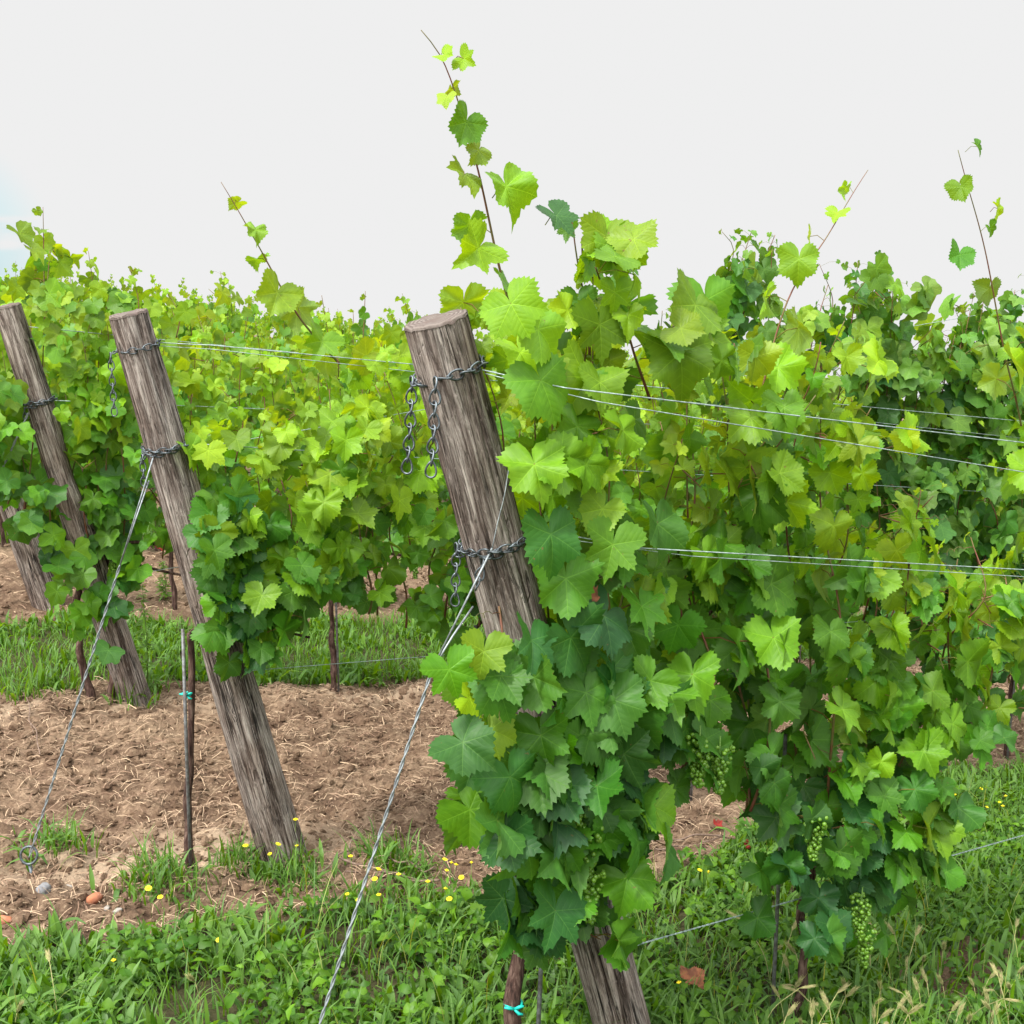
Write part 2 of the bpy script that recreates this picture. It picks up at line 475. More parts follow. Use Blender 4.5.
def place_leaves(LV, templates, rng):
    """LV: dict of arrays pos, nor, tip, size, tone (+ width)"""
    pos, nor, tip, size, tone = [np.asarray(LV[k], float) for k in ('pos', 'nor', 'tip', 'size', 'tone')]
    N = len(pos)
    nor = nor/np.linalg.norm(nor, axis=1, keepdims=True)
    tip = tip-nor*np.sum(tip*nor, 1, keepdims=True)
    tip = tip/np.maximum(np.linalg.norm(tip, axis=1, keepdims=True), 1e-6)
    X = np.cross(tip, nor)
    ids = rng.integers(0, len(templates), N)
    sx = rng.uniform(0.9, 1.12, N)*np.where(rng.random(N) < .5, 1, 1)
    Vs, Ls, Ts, UVs, Cs = [], [], [], [], []; off = 0
    for k, (tv, tl, tt, tuv) in enumerate(templates):
        s = np.where(ids == k)[0]
        if len(s) == 0: continue
        m = len(tv)
        bend = rng.uniform(0.5, 1.5, len(s))
        P = (pos[s][:, None]+size[s][:, None, None]*(
            (tv[None, :, 0]*sx[s][:, None])[..., None]*X[s][:, None]
            + tv[None, :, 1, None]*tip[s][:, None]
            + (tv[None, :, 2]*bend[:, None])[..., None]*nor[s][:, None]))
        Vs.append(P.reshape(-1, 3))
        Ls.append((tl[None]+(off+np.arange(len(s))*m)[:, None]).ravel())
        Ts.append(np.tile(tt, len(s))); UVs.append(np.tile(tuv, (len(s), 1)))
        Cs.append(np.repeat(tone[s], m, 0)); off += m*len(s)
    return (np.concatenate(Vs), np.concatenate(Ls), np.concatenate(Ts)), np.concatenate(UVs), np.concatenate(Cs)

TONE_OLD = np.array([0.027, 0.110, 0.024]); TONE_MID = np.array([0.082, 0.240, 0.011]); TONE_YOUNG = np.array([0.225, 0.375, 0.010])
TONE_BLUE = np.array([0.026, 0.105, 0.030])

def tones(age, rng, dark=0.0):
    """age 0 young .. 1 old"""
    age = np.clip(np.asarray(age)+0.16*rng.standard_normal(len(age)), 0, 1)[:, None]
    c = np.where(age < 0.5, TONE_YOUNG*(1-age*2)+TONE_MID*age*2, TONE_MID*(2-age*2)+TONE_OLD*(age*2-1))
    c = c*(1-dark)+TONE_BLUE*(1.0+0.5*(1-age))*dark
    return c*rng.uniform(0.70, 1.28, (len(age), 1))*np.array([1, 1, 1])*(1+np.array([[0.10, 0, 0.25]])*rng.standard_normal((len(age), 1)).clip(-1.5, 1.5))

class Growth:
    """collects leaves, petioles and canes of one vine in (u, v, h)"""
    def __init__(s, seed):
        s.rng = np.random.default_rng(seed)
        s.pos = []; s.nor = []; s.tip = []; s.size = []; s.age = []; s.canes = []; s.pets = []; s.over = []
    def leaf(s, node, side, size, age, pet=None, az=None, over=None, droop=1.0, lift=None):
        r = s.rng
        # side: -1 towards the near alley, +1 towards the far one
        pl = (0.055 if pet is None else pet)*r.uniform(0.7, 1.5)
        du = r.normal(0, 0.75) if az is None else az
        d = np.array([du, side*1.0, r.uniform(-0.1, 0.8)]); d /= np.linalg.norm(d)
        p = node+d*pl
        up = r.uniform(0.05, 1.25) if lift is None else lift
        n = np.array([r.normal(0, 0.55)+du*0.3, side*1.0+r.normal(0, .35), up])
        t = np.array([r.normal(0, 0.7)+du*0.25, side*0.45, -1.0*droop+r.normal(0, 0.25)])
        s.pos.append(p); s.nor.append(n); s.tip.append(t); s.size.append(size); s.age.append(age); s.over.append(over)
        s.pets.append((node, p, size))
    def shoot(s, pts, size=0.08, node=0.07, r0=0.0042, r1=0.0014, age0=0.75, age1=0.1, accept=None, taper=0.45, sides=None, first=0, both=0.25, over=None):
        P = smooth_path(pts, 0.025)
        seg = np.linalg.norm(np.diff(P, axis=0), axis=1); L = np.concatenate([[0], np.cumsum(seg)])
        if accept is None: s.canes.append((P, np.linspace(r0, r1, len(P))))
        else:
            ok = [i for i in range(len(P)) if accept(P[i])]
            if ok and ok[-1]-ok[0] > 3: s.canes.append((P[ok[0]:ok[-1]+1], np.linspace(r0, r1, ok[-1]+1-ok[0])))
        k = 0; d = node*s.rng.uniform(0.3, 1)
        side = s.rng.choice([-1, 1])
        while d < L[-1]:
            f = d/L[-1]
            q = np.array([np.interp(d, L, P[:, i]) for i in range(3)])
            sz = size*(1 if f < 1-taper else 1-(f-(1-taper))/taper*0.72)*s.rng.uniform(0.72, 1.15)
            if (accept is None or accept(q)) and k >= first:
                s.leaf(q, side if sides is None else sides[k % len(sides)], sz, age0+(age1-age0)*f, pet=0.055*sz/0.08, over=over)
                if s.rng.random() < both:
                    s.leaf(q, -side, sz*0.75, age0+(age1-age0)*f-0.1, pet=0.05, over=over)
            side = -side; k += 1
            d += node*s.rng.uniform(0.75, 1.25)*(1 if f < .7 else .8)
    def tendrils(s, n):
        r = s.rng
        long = [c for c in s.canes if len(c[0]) > 12 and c[0][-1, 2] < 1.9]
        for _ in range(n):
            P, rad = long[r.integers(len(long))]; a = P[r.integers(4, len(P)-1)]
            d = np.array([r.normal(0, 1), r.choice([-1, 1])*r.uniform(.3, 1), r.uniform(-.2, 1)]); d /= np.linalg.norm(d)
            e = np.cross(d, [0.1, .2, 1]); e /= np.linalg.norm(e); f = np.cross(d, e)
            L = r.uniform(.05, .13); t = np.linspace(0, 1, 30)[:, None]
            q = a+d*L*t+(e*np.cos(t*t*14)+f*np.sin(t*t*14)-e)*0.008*t+np.array([0, 0, -.02])*t*t
            s.canes.append((q, np.linspace(.0011, .0004, 30)))
    def build(s, parent, M0, templates, mat, dark=0.0, petioles=True, cane_n=6, gaps=()):
        if gaps:
            keep = []
            for k in range(len(s.pos)):
                t = s.tip[k]/np.linalg.norm(s.tip[k]); c = s.pos[k]+t*s.size[k]*0.4
                keep.append(not any((abs(c[0]-a)/(w+s.size[k]*.55))**2+(abs(c[2]-b)/(h+s.size[k]*.55))**2 < 1 for a, b, w, h in gaps))
            for nm in ('pos', 'nor', 'tip', 'size', 'age', 'over', 'pets'):
                setattr(s, nm, [x for x, q in zip(getattr(s, nm), keep) if q])
        """M0 maps (u,v,h) rows to coordinates local to the parent"""
        r = s.rng
        A = dict(pos=M0(np.array(s.pos)), nor=to_dir(np.array(s.nor)), tip=to_dir(np.array(s.tip)), size=np.array(s.size), tone=tones(s.age, r, dark))
        for i, o in enumerate(s.over):
            if o is not None: A['tone'][i] = np.array(o)*r.uniform(.85, 1.15)
        G, uv, c = place_leaves(A, templates, r)
        if petioles and s.pets:
            pp = []
            for a, b, sz in s.pets:
                mid = (a+b)/2+np.array([0, 0, 0.008])
                pp.append(tube(M0(np.array([a, mid, b])), 0.0013*sz/0.08+0.0003, 3, caps=False))
            Gp = cat(pp); npv = len(Gp[0]); G = cat([G, Gp])
            uv = np.concatenate([uv, np.tile([[0.3, 0.5]], (npv, 1))]); rd = np.repeat(r.random((len(s.pets), 1)), 9, 0)
            c = np.concatenate([c, np.array([[0.22, 0.27, 0.04]])*(1-rd)+np.array([[0.22, 0.09, 0.04]])*rd])
        obj_np('foliage', G, mat, parent, uv, c)
        parts = []
        for P, rad in s.canes:
            parts.append(tube(M0(P), rad, cane_n))
        if parts: obj_np('cane', cat(parts), M_CANE, parent)

def to_dir(D):
    out = np.empty_like(D)
    out[:, 0] = RH[0]*D[:, 0]+PH[0]*D[:, 1]; out[:, 1] = RH[1]*D[:, 0]+PH[1]*D[:, 1]; out[:, 2] = D[:, 2]
    return out

def local_map(u0, v0):
    o = W(u0, v0, 0)
    return lambda P: Wn(np.atleast_2d(P))-o

def trunk_parts(parent, M0, u0, v0, seed, top=0.72, r=0.016, lean=0.0, arm=0.9, n=10):
    rg = np.random.default_rng(seed)
    k = 9
    pts = [np.array([u0+lean*i/k+rg.normal(0, .008), v0+rg.normal(0, .008), -0.05+(top+0.05)*i/k]) for i in range(k+1)]
    P = smooth_path(pts, 0.02)
    rad = r*(1.25-0.45*np.linspace(0, 1, len(P)))*(1+0.14*vnoise(np.linspace(0, 14, len(P)), 0*np.linspace(0, 1, len(P)), seed=seed))
    rad[:3] *= 1.2
    G = [tube(M0(P), rad, n)]
    if arm:
        q = pts[-1]
        arc = [q, q+[0.10, 0, 0.08], q+[0.3*arm, rg.normal(0, .01), 0.07], q+[0.65*arm, rg.normal(0, .01), 0.02], q+[arm, 0, -0.02]]
        G.append(tube(M0(smooth_path(arc, 0.04)), np.linspace(r*0.6, r*0.35, len(smooth_path(arc, 0.04))), 7))
    obj_np('trunk', cat(G), M_BARK, parent)

def stake(u, v, h, lean=0.0, label=None, group='thin metal stakes beside the vine trunks'):
    o0 = W(u, v, 0)
    P = Wn(np.array([[u, v, -0.12], [u+lean*.5, v, h*.5], [u+lean, v, h]]))-o0
    o = obj_np('vine_stake', tube(P, 0.0055, 8), M_STAKE); o.location = o0
    return tag(o, label, 'stake', group)

# cluster of green grapes
def grape_mesh(seed, n=130, L=0.11, w=0.030):
    rg = np.random.default_rng(seed)
    lat = np.linspace(-np.pi/2, np.pi/2, 6); lon = np.linspace(0, 2*np.pi, 8, endpoint=False)
    sv = np.array([[math.cos(a)*math.cos(b), math.cos(a)*math.sin(b), math.sin(a)] for a in lat for b in lon])
    F = []
    for i in range(5):
        for j in range(8): F += [i*8+j, i*8+(j+1) % 8, (i+1)*8+(j+1) % 8, (i+1)*8+j]
    Gs = []
    for k in range(n):
        t = rg.random()**0.8
        rr = w*(1-0.7*t)*math.sqrt(rg.random())
        a = rg.uniform(0, 6.3)
        c = np.array([rr*math.cos(a), rr*math.sin(a), -t*L])
        Gs.append((sv*rg.uniform(0.0040, 0.0056)+c, F, np.full(40, 4)))
    Gs.append(tube(np.array([[0, 0, 0.02], [0, 0, -L*0.8]]), 0.0015, 5))
    return cat(Gs)
GRAPES = [mesh_np('grape_cluster', *grape_mesh(k), M_GRAPE) for k in range(4)]
def grapes(parent, p_local, k, s=1.0):
    o = link(bpy.data.objects.new('grape_cluster', GRAPES[k % 4]), parent)
    o.location = tuple(np.asarray(p_local).ravel()); o.scale = (s, s, s); o.rotation_euler = (0, 0, k*1.3)
    return o

# ------------------------------------------------------------------ row A : the near row
def prof(px, v):
    pts = np.array([surv(x, y, v) for x, y in px]); pts = pts[np.argsort(pts[:, 0])]
    return lambda u: np.interp(u, pts[:, 0], pts[:, 1])
def uof(x, v, y=500): return surv(x, y, v)[0]
def P3(x, y, v):
    u, h = surv(x, y, v); return np.array([u, v, h])

def fill_vine(g, ua, ub, v0, top, bot, nsh, size, node, thick=0.13, base=0.72, age_hi=0.85, age_lo=0.12, lateral=60, cond=None):
    r = g.rng
    def acc(q):
        return bot(q[0]) < q[2]-0.03 < top(q[0])+0.05*math.sin(q[0]*31+1) and (cond is None or cond(q))
    for k in range(nsh):
        u0 = ua+(ub-ua)*(k+0.5)/nsh+r.normal(0, .02)
        t = top(u0)+r.uniform(-0.34, 0.10)
        vv = v0+r.normal(0, 0.03)
        pts = [[u0+r.normal(0, .02), vv, base]]
        m = 5
        dr = r.normal(0, 0.10)
        for i in range(1, m+1):
            pts.append([u0+dr*i/m+r.normal(0, .02), vv+r.normal(0, 0.035)*(1+i/m), base+(t-base)*i/m])
        g.shoot(pts, size, node, age0=age_hi, age1=age_lo, accept=acc)
    # side shoots and hanging ones that cover the lower half and thicken the wall
    for k in range(lateral):
        for _ in range(12):
            u0 = r.uniform(ua, ub); h0 = r.uniform(bot(u0), top(u0)-0.05)
            side = -1 if r.random() < 0.66 else 1
            p = np.array([u0, v0+side*r.uniform(0.02, thick), h0])
            if acc(p): break
        else: continue
        ln = r.uniform(0.05, 0.16)
        d = np.array([r.normal(0, .6), side*r.uniform(0.3, 1.2), r.uniform(-1.0, 0.9)]); d /= np.linalg.norm(d)
        q = p+d*ln*0.6
        hf = (h0-bot(u0))/max(0.2, top(u0)-bot(u0))
        age = age_hi+(age_lo-age_hi)*hf*0.9-0.12
        g.canes.append((np.array([p, (p+q)/2, q]), np.array([.0022, .0018, .0012])))
        for e in range(r.integers(2, 4)):
            g.leaf(p+(q-p)*r.random(), side if r.random() < .85 else -side, size*r.uniform(0.55, 1.08), age)

ROOTS = {}
def vine_root(name, u, v, label, group):
    e = empty(name, W(u, v, 0)); tag(e, label, 'grapevine', group); return e

# canopy outline of the near row, surveyed along the row
v = ROW_A
topA = prof([(470, 325), (500, 285), (530, 265), (572, 225), (598, 275), (645, 248), (680, 292), (715, 338), (745, 325), (772, 290), (800, 345), (832, 300), (850, 410), (880, 470), (900, 545), (960, 560), (1024, 560), (1100, 540)], v)
botA = prof([(430, 760), (470, 810), (490, 930), (545, 975), (572, 925), (585, 862), (620, 845), (645, 800), (680, 770), (715, 775), (750, 880), (800, 950), (850, 925), (880, 850), (930, 765), (970, 735), (1024, 700), (1100, 720)], v)

def bark_cond(q): return True
NEARG = 'grapevines of the nearest row'
def gap(x, y, wx, wy, v=ROW_A):
    a = surv(x, y, v); return (a[0], a[1], wx, wy)
GAPS = [gap(889, 628, .03, .085), gap(640, 805, .03, .03), gap(705, 700, .03, .03), gap(770, 745, .03, .02), gap(930, 500, .03, .03)]
# ---- first vine
uA = 1.33
g = Growth(101)
eA = vine_root('grapevine', uA, v, 'lush grapevine with large leaves growing up against the nearest, thickest wooden post', NEARG)
M0 = local_map(uA, v)
def postline(q):   # keep leaves right of the leaning post above mid height
    # post axis u at height h
    ua = 1.67-0.52*q[2]/1.83
    if q[2] < 0.42: return q[0] < ua+0.06 or q[0] > ua+0.35
    return (q[0] > ua+0.085) if q[2] > 0.98 else (q[0] > ua-0.22)
fill_vine(g, 1.28, 1.98, v, topA, botA, 11, 0.086, 0.078, lateral=85, cond=postline, base=0.6)
# low leaves wrapped round the base of the post in front
for k in range(60):
    q = P3(g.rng.uniform(490, 640), g.rng.uniform(640, 850), v-0.10-.06*g.rng.random())
    g.leaf(q, -1, g.rng.uniform(.07, .095), 0.8)
for k in range(16):
    q = P3(g.rng.uniform(490, 565), g.rng.uniform(830, 935), v-0.06)
    g.leaf(q, -1, g.rng.uniform(.07, .095), 0.95)
# the tall shoot against the sky
g.shoot([P3(535, 400, v), P3(520, 340, v), P3(500, 270, v), P3(478, 170, v), P3(456, 95, v), P3(440, 55, v), P3(421, 30, v)], 0.064, 0.115, 0.0042, 0.001, 0.45, -0.1, taper=0.6, both=0.0)
for (x, y, sz, ag, az_) in ((452, 62, .034, 0, .3), (446, 100, .026, 0, -.5), (462, 128, .05, .5, -.3), (463, 176, .056, .1, -.4), (492, 198, .07, .5, .4), (474, 255, .065, .15, -.3), (545, 225, .06, .8, .2)):
    g.leaf(P3(x, y, v), -1, sz, ag, pet=.03, az=az_)
g.shoot([P3(590, 380, v), P3(588, 320, v), P3(578, 265, v), P3(572, 222, v)], 0.085, 0.075, taper=0.2, age0=.7, age1=.5)
g.shoot([P3(650, 400, v), P3(628, 330, v), P3(625, 262, v)], 0.088, 0.07, taper=0.2, age0=.7, age1=.5)
g.shoot([P3(520, 800, v-.05), P3(492, 755, v-.08), P3(468, 705, v-.10), P3(455, 650, v-.10)], 0.075, 0.06, 0.003, 0.001, 0.35, -0.1, sides=[-1, -1, -1])
for (x, y, sz, ag) in ((455, 765, .085, .6), (440, 695, .07, .35), (478, 668, .072, .2), (490, 705, .085, .8), (500, 790, .09, .85), (560, 600, .1, .8), (600, 560, .09, .6), (610, 710, .09, .7), (595, 640, .105, .9), (530, 400, .095, .4), (650, 545, .1, .6), (525, 480, .09, .4), (522, 665, .09, .95), (540, 560, .095, .8), (530, 350, .08, .3), (500, 320, .075, .25), (550, 480, .085, .3), (640, 700, .08, .45), (545, 925, .1, .95), (500, 850, .09, .95)):
    g.leaf(P3(x, y-18, v-0.17), -1, sz*0.92, ag, pet=0.03, az=0.05, lift=0.45)
g.tendrils(26)
g.build(eA, M0, LEAF_HI, M_LEAF, gaps=GAPS)
trunk_parts(eA, M0, uA, v, 4, top=0.62, r=0.019, lean=0.05, arm=0.3, n=12)
for i, (x, y) in enumerate(((575, 800), (588, 825), (700, 735), (590, 870))):
    grapes(eA, M0(P3(x, y, v-0.18))[0], i, 1.15)
stake(uA+0.05, v-0.03, 0.9, 0.05, 'thin metal stake beside the near trunk with the teal tie')
# ---- second vine
uB = 2.28
g = Growth(202)
eB = vine_root('grapevine', uB, v, 'leafy grapevine in the middle of the nearest row, thin dark trunk in the grass', NEARG)
M0 = local_map(uB, v)
fill_vine(g, 1.98, 2.86, v, topA, botA, 13, 0.078, 0.074, lateral=92, base=0.66)
g.shoot([P3(745, 500, v), P3(760, 400, v), P3(788, 300, v), P3(828, 235, v), P3(855, 190, v), P3(868, 170, v)], 0.075, 0.10, 0.0038, 0.0009, 0.3, -0.1, taper=0.55, both=.15)
for k in range(26):
    q = P3(g.rng.uniform(745, 880), g.rng.uniform(800, 915), v-0.08)
    g.leaf(q, -1, g.rng.uniform(.06, .085), 1.0)
for k in range(16):
    q = P3(g.rng.uniform(840, 945), g.rng.uniform(600, 780), v-0.10)
    g.leaf(q, -1, g.rng.uniform(.055, .075), .55)
g.shoot([P3(905, 700, v-.1), P3(906, 600, v-.12), P3(913, 540, v-.12), P3(921, 490, v-.12)], 0.05, 0.06, 0.0034, 0.001, 0.15, -0.15, taper=0.85, both=0.4)
g.tendrils(26)
g.build(eB, M0, LEAF_HI, M_LEAF, gaps=GAPS)
trunk_parts(eB, M0, uB, v, 9, top=0.60, r=0.012, lean=0.05, arm=0.3, n=12)
for i, (x, y) in enumerate(((815, 815), (862, 895), (720, 745), (866, 925))):
    grapes(eB, M0(P3(x, y, v-0.18))[0], i+1, 1.1)
stake(uB-0.05, v+0.04, 0.85, 0.0, 'thin metal stake beside the slender trunk in the foreground grass')
# ---- third vine, mostly to the right
uC = 3.5
g = Growth(303)
eC = vine_root('grapevine', uC, v, 'sparse grapevine at the right edge with one tall reddish shoot against the sky', NEARG)
M0 = local_map(uC, v)
fill_vine(g, 2.9, 3.8, v, topA, botA, 9, 0.066, 0.08, lateral=55, base=0.75)
g.shoot([P3(1040, 560, v), P3(1022, 430, v), P3(1004, 350, v), P3(985, 250, v), P3(966, 180, v), P3(958, 150, v)], 0.07, 0.14, 0.004, 0.001, 0.4, 0.1, taper=0.5, both=.1)
for (x, y, sz, ag, az_) in ((958, 188, .042, .25, -.7), (955, 255, .052, .25, -.7), (990, 212, .04, .4, .5), (965, 152, .03, .5, .4)):
    g.leaf(P3(x, y, v), -1, sz, ag, pet=.03, az=az_)
g.shoot([P3(1075, 620, v), P3(1050, 500, v), P3(1032, 380, v)], 0.08, 0.09, age0=.3, age1=.2)
for (x, y, ag) in ((1000, 370, .2), (1010, 400, .35), (1000, 470, .3), (1015, 350, .4)):
    g.leaf(P3(x, y, v-.1), -1, .075, ag)
g.tendrils(14)
g.build(eC, M0, LEAF_HI, M_LEAF, gaps=GAPS)
trunk_parts(eC, M0, uC, v, 12, top=0.75, r=0.011, arm=0.4)
stake(uC-0.05, v+0.04, 0.85, 0.0, 'thin metal stake at the right edge under the sparse grapevine')

# ------------------------------------------------------------------ row B
v = ROW_B
topB = prof([(180, 440), (215, 425), (260, 400), (300, 350), (340, 335), (400, 350), (480, 300), (560, 290), (640, 320), (700, 330), (725, 250), (760, 225), (785, 290), (830, 300), (850, 262), (880, 255), (905, 290), (925, 355), (955, 335), (985, 300), (1024, 285), (1100, 300), (1200, 330)], v)
botB = prof([(180, 700), (215, 688), (250, 690), (290, 640), (330, 590), (360, 620), (420, 640), (500, 650), (700, 660), (900, 690), (1000, 665), (1100, 700), (1200, 720)], v)
spB = 1.055
names = ['bushy grapevine with bright yellow-green leaves growing right of the second wooden post',
         'grapevine directly behind the nearest post, seen on both sides of it',
         'grapevine of the second row, hidden behind the large leaves of the nearest row',
         'dark blue-green grapevine seen above the wires right of centre',
         'dark blue-green grapevine at the right edge, bare trunk over the soil',
         'dark blue-green grapevine just beyond the right edge of the second row']
for i in range(6):
    u0 = 1.0+spB*i
    g = Growth(400+i)
    e = vine_root('grapevine', u0, v, names[i], 'grapevines of the second row')
    M0 = local_map(u0, v)
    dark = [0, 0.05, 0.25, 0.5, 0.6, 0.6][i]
    cond = None
    ua, ub = u0-0.12, u0+0.95
    if i == 0:
        def cond(q):
            ax = 1.31-0.41*q[2]/1.77
            return q[0] > ax+(0.05 if q[2] > 0.6 else -0.28)
        ua = 1.0
    fill_vine(g, ua, ub, v, topB, botB, 11 if i < 3 else 16, 0.070 if i < 3 else 0.082, 0.08, lateral=80 if i < 2 else 90 if i < 3 else 220, base=0.80 if i != 0 else .74, age_hi=0.75 if i == 0 else .85, age_lo=0.05, cond=cond)
    if i == 0:
        g.shoot([P3(350, 375, v), P3(300, 318, v), P3(258, 245, v), P3(235, 205, v), P3(221, 182, v)], 0.08, 0.10, 0.005, 0.001, 0.35, 0.0, taper=0.5, both=.25)
        for k in range(26):
            t = k/25
            g.leaf(P3(355-85*t+g.rng.normal(0, 14), 440+190*t+g.rng.normal(0, 10), v-.18), -1, g.rng.uniform(.06, .085), 0.1+0.55*t, droop=1)
        for k in range(40):
            g.leaf(P3(g.rng.uniform(198, 265), g.rng.uniform(500, 665), v-.10), -1, g.rng.uniform(.06, .08), 0.8)
    clumps = {2: (((690, 380), (728, 300), (752, 230)), ((712, 400), (745, 310), (775, 235)), ((700, 400), (722, 330), (735, 268))),
              3: (((838, 400), (852, 320), (858, 262)), ((868, 400), (872, 320), (880, 258)), ((885, 420), (890, 350), (893, 285)), ((800, 400), (815, 330), (828, 285))),
              4: (((960, 420), (975, 350), (985, 292)), ((935, 430), (945, 380), (955, 335)), ((1000, 400), (1008, 340), (1015, 290)))}
    for cl_ in clumps.get(i, ()):
        g.shoot([P3(x, y, v-.03) for x, y in cl_], .072, .045, .004, .0015, .8, .35, taper=.35, both=.8)
    for s_ in range(2):
        x0 = u0+g.rng.uniform(0, .9)
        h0 = topB(x0)-0.15
        g.shoot([[x0, v, h0], [x0+.03, v, h0+.15], [x0+g.rng.normal(0, .06), v, h0+g.rng.uniform(.2, .34)]], .055, .07, .003, .001, .5, 0.1, taper=.8)
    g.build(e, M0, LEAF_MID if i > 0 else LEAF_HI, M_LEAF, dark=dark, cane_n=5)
    trunk_parts(e, M0, u0, v, 30+i, top=0.78, r=0.0115, lean=0.02 if i else 0.04, arm=0.9 if i else 0.4)
    if i < 5:
        stake(u0-0.008, v-0.022, 0.8, 0.02, ['thin grey metal stake beside the second row trunk with the teal tie', 'thin metal stake behind the nearest post', 'thin metal stake hidden in the middle of the second row', 'thin metal stake of the second row right of centre', 'thin dark metal stake standing in soil near the right edge'][i])
    if i == 0:
        grapes(e, M0(P3(222, 622, v-.1))[0], 2, 0.9)

# ------------------------------------------------------------------ rows behind: five kinds of vine, shared meshes
def generic(seed, age_lo, age_hi, nsh, lat, size, tpl, mat, hi_top, low, pets):
    g = Growth(seed)
    e = empty('grapevine', (0, 0, 0))
    rr = g.rng
    ph = rr.uniform(0, 6, 3)
    top = lambda u: hi_top+0.10*math.sin(u*5+ph[0])+0.06*math.sin(u*13+ph[1])
    bot = lambda u: low+0.10*math.sin(u*6+ph[2])
    fill_vine(g, -0.15, 0.95, 0, top, bot, nsh, size, 0.09, lateral=lat, base=0.68, age_hi=age_hi, age_lo=age_lo, thick=.16)
    for s_ in range(rr.integers(3, 6)):
        x0 = rr.uniform(-0.1, .9); h0 = hi_top-.1; L = rr.uniform(.15, .42)
        g.shoot([[x0, 0, h0], [x0+.02, 0, h0+L*.5], [x0+rr.normal(0, .06), rr.normal(0, .04), h0+L]], size*.95, .06, .003, .001, .5, 0.1, taper=.6, both=.5)
    g.build(e, local_map(0, 0), tpl, mat, petioles=pets, cane_n=4)
    trunk_parts(e, local_map(0, 0), 0, 0, seed+1, top=0.66, r=0.014, arm=0.9, n=7)
    for i in range(2):
        grapes(e, local_map(0, 0)(np.array([rr.uniform(0, .7), -.1, low+.12]))[0], i)
    return e

def copy_tree(o):
    c = o.copy(); COL.objects.link(c)
    for ch in o.children:
        d = ch.copy(); COL.objects.link(d); d.parent = c
    return c

near_kinds = [generic(600+k, 0.0, 0.85, 10, 60, 0.070, LEAF_MID, M_LEAF, 1.78, 0.60, True) for k in range(4)]
used = set()
def put(kinds, k, u, v, label, group, dz=0.0):
    p = kinds[k]
    if id(p) not in used:
        used.add(id(p)); c = p
    else:
        c = copy_tree(p)
    c.location = tuple(W(u, v, dz))
    tag(c, label, 'grapevine', group)
    return c
lab_c = ['grapevine climbing beside the far left leaning post, tip shoot highest there',
         'grapevine with thin dark stake and trunk behind the second wooden post',
         'grapevine of the third row showing between the second post and the nearest post']
for i in range(8):
    c = put(near_kinds, (i*3+1) % 4, 1.18+1.075*i, ROW_C, lab_c[i] if i < 3 else 'grapevine of the third row behind the near canopy, right of the nearest post', 'grapevines of the third row')
    if i < 5:
        stake(1.18+1.075*i+0.02, ROW_C-0.02, 0.75, 0.0, ['thin metal stake beside the trunk at the third post', 'thin metal stake catching light above the middle grass strip', 'thin metal stake of the third row behind the nearest post'][min(i, 2)] if i < 3 else 'thin metal stake of the third row behind the near canopy')
for i in range(9):
    put(near_kinds, (i*2+(i // 3)) % 4, 0.9+1.075*i, ROW_D, 'grapevine in the fourth row beyond the middle grass strip', 'grapevines of the fourth row')
far_kinds = [generic(700+k, 0.0, 0.75, 9, 55, 0.080, LEAF_LOW, M_LEAF_FAR, 1.80, 0.62, False) for k in range(4)]
for rr_ in range(9):
    vv = 9.0+1.8*rr_
    n = 10+rr_
    for i in range(n):
        c = put(far_kinds, (i*3+rr_*2+(i//4)) % 4, 0.2+rr_*0.12+1.08*i, vv, 'distant grapevine in the rows beyond the fourth row', 'distant grapevines in the rows beyond', dz=0.03*rr_)

# the tall tip at the far left
e = empty('grapevine', W(1.0, ROW_C+0.02, 0)); tag(e, 'tall bushy grapevine rising above the left edge beside the third post', 'grapevine', 'grapevines of the third row')
g = Growth(811); M0 = local_map(1.0, ROW_C+.02); vC = ROW_C+.02
tC = prof([(-60, 300), (0, 285), (25, 240), (48, 225), (75, 262), (110, 285), (160, 275), (200, 330)], vC); bC = prof([(-60, 500), (0, 505), (42, 560), (60, 650), (110, 650), (150, 600), (200, 590)], vC)
fill_vine(g, uof(-30, vC), uof(125, vC), vC, tC, bC, 9, .078, .08, lateral=80, base=.6, age_hi=.85, age_lo=.15,
          cond=lambda q: not (abs(q[0]-(1.27-0.42*q[2]/1.74)) < 0.085 and q[2] > 0.98 and q[1] < vC+0.2))
g.shoot([P3(45, 330, vC), P3(44, 270, vC), P3(43, 207, vC)], .07, .08, .004, .001, .6, .2, taper=.6)
g.build(e, M0, LEAF_MID, M_LEAF)
trunk_parts(e, M0, 1.06, vC, 77, top=.6, r=.016, arm=.5)

